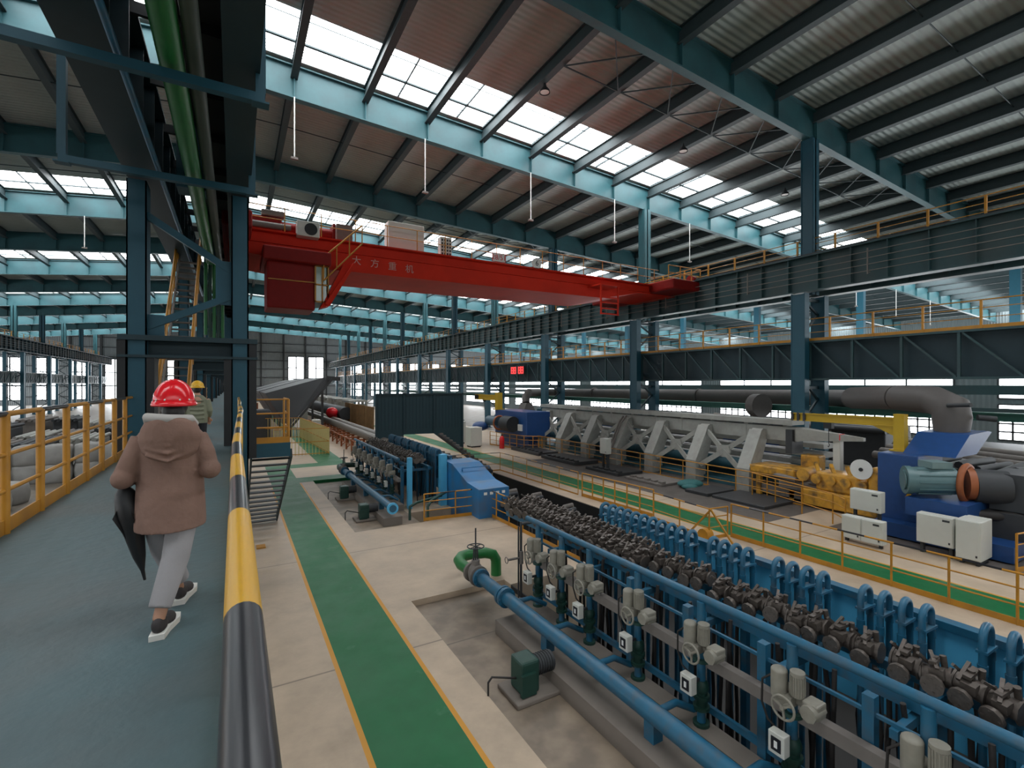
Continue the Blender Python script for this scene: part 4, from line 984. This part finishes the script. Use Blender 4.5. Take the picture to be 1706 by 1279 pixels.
for k in range(6):
    m = M(); y = 60+8*k; m.box(12, 14.2, y, y+4.5, 2.9, 3.1)
    for dy in (0, 2, 4.3): m.box(12, 12.2, y+dy, y+dy+.2, 0, 2.9); m.box(14, 14.2, y+dy, y+dy+.2, 0, 2.9)
    m.box(12.0, 14, y+.6, y+1.6, .5, 2.6)
    tag(m.build('grey_housing', RACK), 'pale grey open housing beyond the rusty panels, %s from the screen' % ORD1[k], 'housing')
# large grey slanted hoods
HOOD = mat('hood_grey', (0.05, 0.052, 0.055), .5, var=.12, scale=.5)
for k in range(3):
    y0 = 50+15*k; m = M()
    m.add([(4.4, y0, .9), (8.3, y0, 5.6), (7.7, y0+.2, 5.75), (2.6, y0+2, 4.2), (4.4, y0+14, .9), (8.3, y0+14, 5.6), (7.7, y0+14, 5.75), (2.6, y0+14, 4.2)],
          [(0,1,2,3),(4,7,6,5),(0,4,5,1),(1,5,6,2),(2,6,7,3),(3,7,4,0)])
    m.bar((4.5, y0-.1, .8), (8.4, y0-.1, 5.6), .2, .2); m.bar((7.8, y0-.05, 5.7), (9.2, y0+.4, 5.6), .1, .4)
    for dy in (0.2, 7, 13.5): m.box(4.6, 4.8, y0+dy, y0+dy+.2, 0, 1.2); m.bar((7.5, y0+dy, 0), (7.5, y0+dy, 4.7), .2)
    tag(m.build('slanted_hood', HOOD), 'large slanted dark grey sheet hood at the far end, %s of three' % ORD1[k], 'hood', 'slanted hoods')
# mesh fence
t = thing('mesh_fence', 'pale yellow vertical-bar fence bending round below the stair landing', 'fence', (3.2, 37, 0))
m = M(); PF = [(2.4, 37.2), (6.0, 37.0), (5.4, 49.5), (2.5, 50)]
for a0, b0 in zip(PF, PF[1:]):
    L = math.dist(a0, b0); n = int(L/.22)
    for k in range(n): q = k/n; x, y = a0[0]+(b0[0]-a0[0])*q, a0[1]+(b0[1]-a0[1])*q; m.box(x-.02, x+.02, y-.02, y+.02, 0, 1.9)
m.build('bars', mat('pale_yellow_mesh', (0.55, 0.47, 0.20), .5), t)
m = M()
for a0, b0 in zip(PF, PF[1:]):
    for z in (.1, .95, 1.9): m.bar((a0[0], a0[1], z), (b0[0], b0[1], z), .05)
m.build('rails', YEL, t)
m = M(); m.bbox(1.6, 3.0, 50, 52.5, 0, 2.7, .2); m.box(1.0, 1.8, 50, 50.2, .0, 3.4); tag(m.build('machine_block', DGREY), 'dark machine block seen through the landing railing', 'machine')
m = M(); m.box(.4, 2.3, 56, 100, 0, 1.4); m.box(.4, 2.3, 60, 60.3, 1.4, 3); tag(m.build('roller_bench', ORANGE), 'long orange-brown bench running away below the stair landing', 'bench')
# floor things on left of green path
m = M(); m.box(.6, .85, 16.75, 17.1, 0.0, .04); tag(m.build('floor_bracket', YEL), 'small flat yellow plate on the floor between handrail and green path', 'plate')
# LED sign
t = thing('led_display', 'red glowing numeric display hung on the lower lattice girder', 'display', (25.9, 43.5, 6.2))
m = M(); m.box(25.85, 25.95, 42.2, 45.0, 6.1, 7.0); m.box(25.9, 26.2, 43, 43.2, 6.6, 6.8); m.build('housing', BLACK, t)
m = M()
def digit8(y0, z0, wd, h):
    for z in (z0, z0+h/2-.04, z0+h-.1): m.box(25.82, 25.85, y0, y0+wd, z, z+.06)
    for y in (y0, y0+wd-.06): m.box(25.82, 25.85, y, y+.06, z0, z0+h)
for y0 in (42.35, 42.9, 43.85, 44.4): digit8(y0, 6.2, .42, .7)
m.build('digits', LED, t)
# ------------------------------------------------------------------ red bridge crane
t = thing('bridge_crane', 'red overhead bridge crane with driver cab spanning the main bay', 'crane', (12, 24.4, 10.2))
a = M(); a.prism([(-.2, 10.6), (3.6, 10.2), (19.5, 10.35), (22.5, 10.95), (25.9, 10.95), (25.9, 11.45), (-.2, 11.5)], 22.6, 26.2); a.build('main_girder', REDC, t)
a = M(); a.box(.2, 24.5, 22.5, 22.6, 11.02, 11.08); a.box(.2, 24.8, 22.3, 26.4, 11.45, 11.52); a.build('girder_ledge', REDC, t)
a = M(); a.bbox(23.4, 26.2, 20.6, 28.4, 11.0, 11.65, .1); a.cyl((25.6, 21.2, 12.05-.2), (25.9, 21.2, 12.05-.2), .3, 16); a.build('end_carriage', REDD, t)
a = M(); a.bbox(-.4, .6, 20.6, 28.4, 11.0, 11.7, .1); a.build('end_carriage', REDD, t)
a = M(); a.bbox(1.15, 3.0, 22.0, 23.8, 8.25, 10.2, .06); a.bbox(1.0, 3.6, 21.6, 24.4, 10.15, 10.7, .05); a.build('cab', REDD, t)
a = M(); a.box(3.0, 3.5, 22.0, 23.7, 8.6, 8.7); a.box(3.0, 3.5, 21.95, 22.05, 8.65, 10.15); a.box(3.45, 3.55, 21.95, 23.7, 8.65, 10.15); a.build('cab_window', GLASS, t)
a = M()
for x in (3.0, 3.28, 3.52): a.box(x-.03, x+.03, 21.9, 21.96, 8.6, 10.2)
for z in (8.62, 9.35, 10.15): a.box(2.97, 3.55, 21.9, 21.96, z-.03, z+.03)
a.box(1.2, 3.0, 21.93, 21.99, 9.4, 9.44); a.build('cab_window_frame', YEL, t)
a = M(); a.bar((3.4, 21.8, 8.5), (4.6, 21.9, 10.4), .3, .12); a.prism([(3.2, 8.35), (3.6, 8.5), (4.6, 10.3), (4.2, 10.4)], 21.9, 22.6); a.build('cab_bracket', REDC, t)
a = M(); a.tube([(3.3, 21.7, 10.5), (4.9, 21.7, 12.1)], .035, 8); a.tube([(3.3, 21.7, 9.5), (4.9, 21.7, 11.3)], .03, 8)
for q in (0, .33, .66, 1): a.cyl((3.3+1.6*q, 21.7, 9.5+1.8*q), (3.3+1.6*q, 21.7, 10.5+1.6*q), .025, 6)
a.build('cab_ladder_rail', YEL, t)
a = M()
for z in (12.0, 12.5): a.cyl((.3, 22.35, z), (24, 22.35, z), .02, 6)
for k in range(17): a.cyl((.4+1.45*k, 22.35, 11.5), (.4+1.45*k, 22.35, 12.5), .025, 6)
a.build('walkway_railing', YEL, t)
a = M(); P2 = [(23.2, 20.8), (26.0, 20.7), (26.0, 28)]
for z in (12.0, 12.45): a.tube([(p[0], p[1], z) for p in P2], .03, 6)
for p in ((23.2, 20.8), (24.2, 20.76), (25.2, 20.73), (26, 20.7), (26, 22), (26, 24)): a.cyl((p[0], p[1], 11.6), (p[0], p[1], 12.45), .035, 6)
a.build('end_railing', YEL, t)
a = M()
for x in (18.4, 19.7): a.box(x-.04, x+.04, 21.46, 21.54, 9.15, 10.9)
for z in (9.2, 9.5, 9.85, 10.15): a.box(18.4, 19.7, 21.47, 21.53, z-.04, z+.04)
a.box(18.3, 19.8, 21.4, 22.7, 10.85, 10.93); a.build('end_ladder', REDC, t)
a = M(); a.bbox(6.4, 8.2, 22.9, 23.6, 11.6, 12.95, .03); a.build('electrical_cabinet', CABW, t)
a = M(); a.bbox(8.95, 9.55, 22.6, 23.0, 11.5, 12.5, .02); pn = a.build('resistor_box', CABW, t)
a = M()
for i in range(4):
    for j in range(5): a.box(9.0+.14*i, 9.08+.14*i, 22.585, 22.6, 11.6+.17*j, 11.7+.17*j)
a.build('louvre', BLACK, pn)
a = M(); a.bbox(2.3, 3.2, 22.1, 22.6, 11.4, 12.05, .03); ac = a.build('air_conditioner', CABW, t)
a = M(); a.cyl((2.85, 22.09, 11.72), (2.85, 22.1, 11.72), .26, 20); a.build('fan_grille', BLACK, ac)
a = M(); a.bbox(4.0, 4.7, 22.7, 23.2, 11.55, 12.35, .02); a.build('resistor_box', DUST, t)
a = M(); a.cyl((.2, 23.4, 11.95), (3.9, 23.4, 11.95), .28, 16); a.bbox(.6, 1.8, 23.0, 24.2, 11.6, 12.3, .1); a.box(3.9, 4.0, 23, 23.9, 11.5, 12.4); a.build('trolley', REDD, t)
a = M(); a.cyl((.6, 22.5, 11.75), (2.1, 22.5, 11.75), .13, 12); a.bbox(1.0, 1.9, 22.9, 23.4, 12.3, 12.55, .05); a.build('hoist_motor', DUST, t)
a = M(); a.box(11.72, 12.5, 22.3, 22.33, 11.55, 12.0); sg = a.build('number_sign', WHITE, t)
def text(body, loc, size, m, parent, rot=(PI/2, 0, 0), ext=.004):
    cu = bpy.data.curves.new('lettering', 'FONT'); cu.body = body; cu.size = size; cu.extrude = ext; cu.align_x = 'CENTER'; cu.align_y = 'CENTER'
    cu.materials.append(m); o = bpy.data.objects.new('lettering', cu); COL.objects.link(o)
    bpy.context.view_layer.update(); me = bpy.data.meshes.new_from_object(o.evaluated_get(bpy.context.evaluated_depsgraph_get())); bpy.data.objects.remove(o)
    o = bpy.data.objects.new('lettering', me); COL.objects.link(o); o.parent = parent; o.location = Vector(loc)-parent_loc(parent); o.rotation_euler = rot; return o
RT = mat('sign_red', (.6, .02, .02), .5, var=0)
text('28/51', (12.11, 22.29, 11.76), .38, RT, sg)
a = M()
for x0, x1, z0, z1 in ((11.70, 12.52, 11.53, 11.56), (11.70, 12.52, 11.98, 12.01), (11.70, 11.73, 11.53, 12.01), (12.49, 12.52, 11.53, 12.01)): a.box(x0, x1, 22.285, 22.3, z0, z1)
a.build('border', RT, sg)
a = M(); a.cyl((14.5, 22.3, 11.77), (14.5, 22.34, 11.77), .3, 26); cs = a.build('round_sign', WHITE, t)
text('6', (14.5, 22.29, 11.77), .42, BLKG, cs)
for k, ch in enumerate('大方重机'): text(ch, (4.85+.83*k, 22.58, 10.72-.03*k), .42, mat('faded_letter', (.55, .32, .28), .6, var=0), t)
a = M(); a.box(-.3, .35, 20.2, 21.2, 8.3, 8.9); a.box(.05, .2, 20.6, 20.8, 8.9, 11); tag(a.build('collector_box', DUST), 'brown box hanging at the left end of the red crane', 'box')
t = thing('signal_post', 'white upright post with red cap behind the yellow pipe-turning machine', 'post', (22.6, 10.9, 0))
m = M(); m.bbox(22.45, 22.75, 10.75, 11.05, 0, 2.65, .03); m.build('post_body', CABW, t)
m = M(); m.bbox(22.4, 22.8, 10.7, 11.1, 2.65, 2.95, .04); m.build('cap', REDP, t)
# ------------------------------------------------------------------ pendants and high-bay lamps
def pend(label, x, y, L, group):
    z = zb(x); t = thing('rod_pendant', label, 'pendant lamp', (x, y, z-L), group)
    a = M(); a.cyl((x, y, z-L+.1), (x, y, z), .03, 8); a.build('rod', WHITE, t)
    a = M(); a.box(x-.16, x+.16, y-.08, y+.08, z-L, z-L+.1); a.build('lamp_head', DUST, t)
for k, x in enumerate((2.6, 9.4, 16.5, 23.6, 31.5)): pend('white rod pendant under the nearest lit teal rafter, %s from the walkway' % ORD1[k], x, 26.1, 3.1, 'rod pendants')
for k, x in enumerate((57.8, 67, 76.3)): pend('white rod pendant seen beyond the right runway girder, %s from the column' % ORD1[k], x, 26.1, 3.2, 'rod pendants')
pend('white rod pendant in the left bay under the second lit rafter', -10.3, 50.1, 2.6, 'rod pendants')
for k, x in enumerate((9.5, 16.5)): pend('thin rod pendant under the rafter behind the crane, %s from the cab' % ORD1[k], x, 50.1, 2.6, 'rod pendants')
for k, (x, y) in enumerate(((13.2, 19.6), (23.1, 19.6), (33.5, 19.6))):
    z = zb(x)+1.0; t = thing('high_bay_lamp', 'small round high-bay lamp below the roof purlins, %s from the walkway' % ORD1[k], 'lamp', (x, y, z-.4), 'high-bay lamps')
    a = M(); a.lathe((x, y, z-.45), [(.26, 0), (.24, .12), (.1, .28), (.05, .5)], n=16); a.build('shade', DGREY, t)
    a = M(); a.lathe((x, y, z-.45), [(0, .03), (.22, .03)], n=16); a.build('lens', WHITE, t)
# ------------------------------------------------------------------ left bay contents
def bag_mesh(i):
    rnd = random.Random(i*3+1); bm = bmesh.new(); bmesh.ops.create_cube(bm, size=1); bmesh.ops.subdivide_edges(bm, edges=bm.edges[:], cuts=5, use_grid_fill=True)
    for v in bm.verts:
        n = v.co.normalized()*.62; v.co = v.co.lerp(n, .5); v.co.x += rnd.uniform(-.012, .012); v.co.y += rnd.uniform(-.012, .012); v.co.z += rnd.uniform(-.012, .012)
        v.co.z += .42
        if v.co.z < 0.0: v.co.z = 0.0
    me = bpy.data.meshes.new('bulk_bag'); bm.to_mesh(me); bm.free(); me.materials.append(BAG)
    for p in me.polygons: p.use_smooth = True
    return me
BMs = [bag_mesh(i) for i in range(4)]
def bag(label, x, y, z, s=1.0, rz=0, g='white bulk bags'):
    o = bpy.data.objects.new('bulk_bag', BMs[int(abs(x*7+y*3+z*5)) % 4]); COL.objects.link(o); o.location = (x, y, z); o.scale = (s, s, s*.95); o.rotation_euler = (0, 0, rz)
    tag(o, label, 'bag', g)
for lv in range(2):
    for k in range(7):
        bag('white bulk bag in the %s layer of the front stack, %s from the walkway' % (('lower', 'upper')[lv], ORD1[k]), -5.6-1.18*k, 33.6+.25*(k % 2), .93*lv, 1.15, .1*((k*5) % 3))
for k in range(7): bag('greyish bulk bag in the row behind the front stack, %s from the walkway' % ORD1[k], -5.9-1.3*k, 37.5, 1.9 if False else 0, 1.2, .2)
for k in range(5): bag('white bulk bag, %s of the loose ones on the floor below the left railing' % ORD1[k], -8.3-.9*(k % 3), 26.6+1.1*(k//3)+.2*k, 0, 1.05, .4*k)
for k in range(21):
    x, y = -6.5-2.4*(k % 7), 44+9*(k//7); h = .8+.9*random.random(); m = M(); m.bbox(x-.9, x+.9, y-2, y+2, 0, h, .1)
    for j in range(5): m.cyl((x-.8+.4*j, y-2.3, h+.1), (x-.8+.4*j, y+2.3, h+.1+.15*random.random()), .14, 8)
    tag(m.build('scrap_bundle', [DUST, RACK, DGREY][k % 3]), '%s bundle of scrap steel behind the white bags, %s row, %s from the walkway' % (['brown', 'pale', 'dark'][k % 3], ('front', 'middle', 'rear')[k//7], ORD1[k % 7]), 'scrap bundle', 'scrap bundles')
# ------------------------------------------------------------------ people
SKIN = mat('skin', (0.50, 0.27, 0.18), .55, var=.05); HAIR = mat('dark_hair', (0.015, 0.012, 0.01), .5, var=.2, scale=60)
JACK = mat('brown_jacket', (0.22, 0.13, 0.10), .85, var=.14, scale=7, bump=1.0); HOODL = mat('light_hood_lining', (0.42, 0.40, 0.38), .85, var=.1, bump=.3)
TROU = mat('pale_grey_trousers', (0.31, 0.30, 0.31), .85, var=.1, scale=9, bump=.4); SHOE = mat('shoe_dark_fabric', (0.035, 0.03, 0.032), .8, var=.2)
SOLE = mat('white_sole', (0.75, 0.74, 0.70), .6, var=.05); UMB = mat('black_umbrella_cloth', (0.008, 0.009, 0.011), .45, var=.2); VEST = mat('pale_olive_jacket', (0.22, 0.23, 0.16), .85, var=.15, scale=8, bump=.4)
NAVY = mat('dark_trousers', (0.02, 0.022, 0.03), .85)
def caps(m, pts, rs, n=14):
    m.tube(pts, rs, n)
    m.ball(pts[0], rs[0]*.99, 12); m.ball(pts[-1], rs[-1]*.99, 12)
def ell_tube(m, secs, n=18):
    """secs: (x, y, z, rx, ry) stacked rings"""
    vs = [(c[0]+c[3]*math.cos(2*PI*k/n), c[1]+c[4]*math.sin(2*PI*k/n), c[2]) for c in secs for k in range(n)]
    fs = [(i*n+k, i*n+(k+1) % n, (i+1)*n+(k+1) % n, (i+1)*n+k) for i in range(len(secs)-1) for k in range(n)]
    fs += [tuple(range(n-1, -1, -1)), tuple(range((len(secs)-1)*n, len(secs)*n))]
    m.add(vs, fs, True)
def hand(m, wrist, d, up, side, s=1.0):
    """palm with four fingers and a thumb, gently curled"""
    w0 = Vector(wrist); d = Vector(d).normalized(); up = Vector(up); up = (up-d*up.dot(d)).normalized(); a = d.cross(up)*side
    c = w0+d*.05*s
    m.tube([w0, w0+d*.03*s, w0+d*.085*s], [.022*s, .030*s, .030*s], 10); m.tube([w0+a*.018*s+d*.03*s, w0+a*.02*s+d*.085*s], .02*s, 8); m.tube([w0-a*.018*s+d*.03*s, w0-a*.02*s+d*.085*s], .02*s, 8)
    for i, L in enumerate((.065, .075, .07, .055)):
        o = w0+d*.085*s+a*(.03-.02*i)*s
        m.tube([o, o+d*L*.45*s, o+d*L*.75*s-up*L*.35*s, o+d*L*.8*s-up*L*.75*s], [.0095*s, .009*s, .0085*s, .0075*s], 8)
    o = w0+d*.03*s+a*.03*s; m.tube([o, o+a*.022*s+d*.02*s-up*.01*s, o+a*.022*s+d*.05*s-up*.025*s], [.012*s, .011*s, .009*s], 8)
def head(m, c, s=1.0):
    x, y, z = c
    m.ball((x, y, z), (.075*s, .092*s, .11*s), 20); m.ball((x, y+.025*s, z-.045*s), (.058*s, .065*s, .07*s), 14)
    m.ball((x, y+.098*s, z-.005*s), (.013*s, .02*s, .022*s), 8)
    for q in (-1, 1): m.ball((x+q*.078*s, y-.005*s, z-.005*s), (.012*s, .022*s, .032*s), 8); m.ball((x+q*.03*s, y+.082*s, z+.012*s), (.014*s, .01*s, .008*s), 8)
    m.ball((x, y+.085*s, z-.055*s), (.024*s, .01*s, .008*s), 8)
    m.tube([(x, y-.02*s, z-.17*s), (x, y-.01*s, z-.06*s)], .05*s, 12)
def helmet(name, m_, t, c, r=(.118, .145, .125)):
    x, y, z = c; a = M(); n = 28; prof = []
    rows_ = 9
    vs = []; fs = []
    for i in range(rows_):
        ph = PI/2*i/(rows_-1)
        for k in range(n):
            th = 2*PI*k/n; rr = math.cos(ph); vs.append((x+r[0]*rr*math.cos(th), y+r[1]*rr*math.sin(th), z+r[2]*math.sin(ph)))
    for i in range(rows_-1):
        for k in range(n): fs.append((i*n+k, i*n+(k+1) % n, (i+1)*n+(k+1) % n, (i+1)*n+k))
    a.add(vs, fs, True)
    # brim rim: flared ring
    vs = []; 
    for k in range(n):
        th = 2*PI*k/n; fwd = max(0, math.sin(th))
        for e, dz in ((1.0, .012), (1.09+.22*fwd, -.022), (1.08+.22*fwd, -.032), (.98, -.008)): vs.append((x+r[0]*e*math.cos(th), y+r[1]*e*math.sin(th), z+dz))
    fs = [(k*4+j, ((k+1) % n)*4+j, ((k+1) % n)*4+(j+1) % 4, k*4+(j+1) % 4) for k in range(n) for j in range(4)]
    a.add(vs, fs, True)
    h = a.build(name, m_, t)
    b = M()
    for th in (-2.4, -1.9, -1.2, -.7): b.ball((x+r[0]*1.0*math.cos(th), y+r[1]*1.0*math.sin(th), z+.012), .006, 8)
    b.build('rivet', WHITE, h)
PX0, PY0, PZ = -.37, 3.92, 3.55
t = thing('person', 'person in red helmet, brown hooded jacket and pale trousers walking away with an umbrella', 'person', (PX0, PY0, PZ))
def W(x, y, z): return (PX0+x, PY0+y, PZ+z)
nf, ff = (-.035, -.26), (.03, .24)      # near (right) and far (left) foot offsets
b = M()
head(b, W(.02, .04, 1.43))
b.tube([W(0, 0, .78), W(0, .01, 1.0), W(0, .01, 1.18), W(.01, .02, 1.28)], [.10, .09, .10, .045], 14)
for s, fo in ((1, nf), (-1, ff)):
    b.tube([W(.075*s, 0, .82), W(.06*s+.3*fo[0], fo[1]*.45, .46), W(fo[0], fo[1], .09)], [.075, .05, .034], 12)
    b.tube([W(fo[0], fo[1]-.02, .05), W(fo[0]+.02, fo[1]+.14, .03)], [.032, .028], 10)
b.tube([W(-.15, 0, 1.2), W(-.235, -.05, .96), W(-.20, .17, .93)], [.045, .038, .026], 12)
b.tube([W(.15, 0, 1.2), W(.22, -.06, .98), W(.17, .18, 1.02)], [.045, .038, .026], 12)
hand(b, W(-.20, .17, .93), (.2, .9, -.05), (0, 0, 1), -1); hand(b, W(.17, .18, 1.02), (-.3, .9, .3), (0, 0, 1), 1)
b.build('body', SKIN, t, remesh=.007, sub=2)
h = M(); h.ball(W(.02, .015, 1.42), (.083, .09, .10), 16); h.ball(W(.02, -.03, 1.36), (.065, .06, .08), 12); h.build('hair', HAIR, t, remesh=.008, sub=2)
helmet('helmet', REDP, t, W(.02, .02, 1.435), (.118, .14, .15))
# jacket
j = M()
ell_tube(j, [(PX0+.005, PY0, PZ+z, rx, ry) for z, rx, ry in ((.60, .20, .195), (.66, .20, .185), (.80, .193, .16), (.95, .185, .14), (1.08, .19, .135), (1.17, .195, .12), (1.23, .175, .105), (1.29, .11, .08))], 22)
j.tube([W(-.145, 0, 1.19), W(-.20, -.035, 1.06), W(-.245, -.06, .945), W(-.235, .05, .925), W(-.205, .15, .93)], [.07, .062, .058, .052, .046], 14)
j.tube([W(.145, 0, 1.19), W(.20, -.04, 1.08), W(.23, -.07, .97), W(.215, .05, .985), W(.18, .15, 1.01)], [.07, .062, .058, .052, .046], 14)
j.ball(W(-.24, -.06, .95), .066, 12); j.ball(W(.23, -.07, .975), .066, 12)
for q in range(3): j.tube([W(.15-.03*q, -.085, .98-.09*q), W(.07, -.128+.003*q, .86-.07*q), W(-.03, -.135, .80-.05*q)], .012, 8)
j.build('jacket', JACK, t, remesh=.008, sub=5)
k_ = M()
ell_tube(k_, [(PX0+.01, PY0-.075, PZ+z, rx, ry) for z, rx, ry in ((1.02, .03, .03), (1.05, .11, .06), (1.11, .155, .085), (1.19, .175, .10), (1.26, .16, .10), (1.31, .135, .095), (1.335, .11, .085))], 18)
for q in range(4): k_.tube([W(-.12, -.13, 1.235-.045*q), W(0, -.165, 1.205-.05*q), W(.13, -.12, 1.23-.04*q)], .012, 6)
k_.build('jacket_hood', JACK, t, remesh=.008, sub=4)
k_ = M(); k_.tube([W(-.125, .03, 1.30), W(-.11, -.10, 1.335), W(.0, -.145, 1.325), W(.12, -.10, 1.32), W(.14, .03, 1.28)], [.022, .03, .03, .028, .02], 12); k_.build('hood_lining', HOODL, t)
tr = M()
for s, fo in ((1, nf), (-1, ff)):
    tr.tube([W(.075*s, 0, .80), W(.075*s+.1*fo[0], fo[1]*.2, .64), W(.055*s+.4*fo[0], fo[1]*.5, .42), W(fo[0]*1.0+.005, fo[1]*.95, .16)], [.09, .088, .078, .062], 16)
tr.ball(W(0, 0, .78), (.145, .10, .12), 16)
tr.build('trousers', TROU, t, remesh=.008, sub=3)
for fo, lift in ((nf, .0), (ff, .0)):
    x, y = fo
    s = M(); s.ball(W(x+.005, y+.02, .06), (.044, .095, .046), 14); s.ball(W(x+.035, y+.13, .045), (.046, .085, .036), 14); s.ball(W(x, y-.03, .07), (.034, .04, .045), 12); so = s.build('shoe', SHOE, t, remesh=.006, sub=2)
    s = M()
    out = [(-.036, -.075), (.036, -.075), (.045, .02), (.060, .12), (.045, .19), (.01, .205), (-.025, .18), (-.04, .1), (-.036, 0)]
    s.prism([(PX0+x+q[0]*1.1+.22*max(0, q[1]+.03), PY0+y+q[1]*1.12) for q in out], PZ+.002, PZ+.036, axis='z'); s.build('sole', SOLE, so)
# umbrella
t = thing('umbrella', 'folded black umbrella hanging point-down at the left side of the red-helmeted person', 'umbrella', W(-.22, .1, .93))
a = M(); p0, p1 = Vector(W(-.25, .02, .90)), Vector(W(-.135, .0, .27))
a.tube([p0, p0.lerp(p1, .08), p0.lerp(p1, .3), p0.lerp(p1, .45), p0.lerp(p1, .75), p0.lerp(p1, .9), p1], [.015, .055, .075, .06, .035, .012, .008], 10)
for q in range(5):
    th = 2*PI*q/5; o = Vector((math.cos(th), math.sin(th), 0))
    a.add([p0.lerp(p1, .1), p0.lerp(p1, .32)+o*.10, p0.lerp(p1, .78), p0.lerp(p1, .3)+Vector((math.cos(th+.3), math.sin(th+.3), 0))*.07], [(0, 1, 2), (0, 2, 3)])
a.build('canopy', UMB, t)
a = M(); a.tube([p0, W(-.22, .16, .96), W(-.19, .25, .95)], .012, 8); a.build('handle', BLKG, t)
# second person
PX0, PY0, PZ = -.66, 11.9, 3.55
t = thing('person', 'person in yellow helmet and pale olive jacket farther ahead on the walkway', 'person', (PX0, PY0, PZ))
b = M(); head(b, W(.0, .02, 1.47))
b.tube([W(0, 0, .8), W(0, 0, 1.0), W(0, 0, 1.22), W(0, 0, 1.34)], [.13, .125, .13, .06], 14)
for s, yy in ((1, .18), (-1, -.16)): b.tube([W(.08*s, 0, .82), W(.08*s, yy*.5, .46), W(.08*s, yy, .08)], [.09, .06, .04], 12); b.tube([W(.08*s, yy-.04, .04), W(.09*s, yy+.16, .035)], [.04, .035], 10)
for s in (1, -1): b.tube([W(.17*s, 0, 1.24), W(.215*s, -.02, 1.0), W(.20*s, .12, .84)], [.048, .04, .028], 12); hand(b, W(.20*s, .12, .84), (0, .5, -.8), (0, 1, .3), s)
b.build('body', SKIN, t, remesh=.01, sub=2)
j = M(); ell_tube(j, [(PX0, PY0, PZ+z, rx, ry) for z, rx, ry in ((.74, .18, .13), (.85, .185, .135), (1.0, .18, .13), (1.15, .185, .12), (1.25, .165, .10), (1.32, .09, .08))], 20)
for s in (1, -1): j.tube([W(.16*s, 0, 1.22), W(.215*s, -.02, 1.0), W(.205*s, .09, .88)], [.075, .062, .05], 12)
for q in range(5): j.tube([W(-.13, -.12, .85+.09*q), W(0, -.14, .84+.09*q), W(.13, -.12, .85+.09*q)], .018, 6)
j.build('jacket', VEST, t, remesh=.012, sub=3)
tr = M()
for s, yy in ((1, .18), (-1, -.16)): tr.tube([W(.08*s, 0, .82), W(.08*s, yy*.5, .46), W(.08*s, yy, .12)], [.10, .078, .062], 12)
tr.ball(W(0, 0, .8), (.15, .11, .1), 12); tr.build('trousers', NAVY, t, remesh=.012, sub=2)
for s, yy in ((1, .18), (-1, -.16)):
    q = M(); q.ball(W(.08*s, yy+.05, .045), (.045, .13, .045), 12); q.build('shoe', SHOE, t)
h = M(); h.ball(W(0, .0, 1.45), (.08, .088, .10), 14); h.build('hair', HAIR, t)
helmet('helmet', YELP, t, W(0, .02, 1.50))
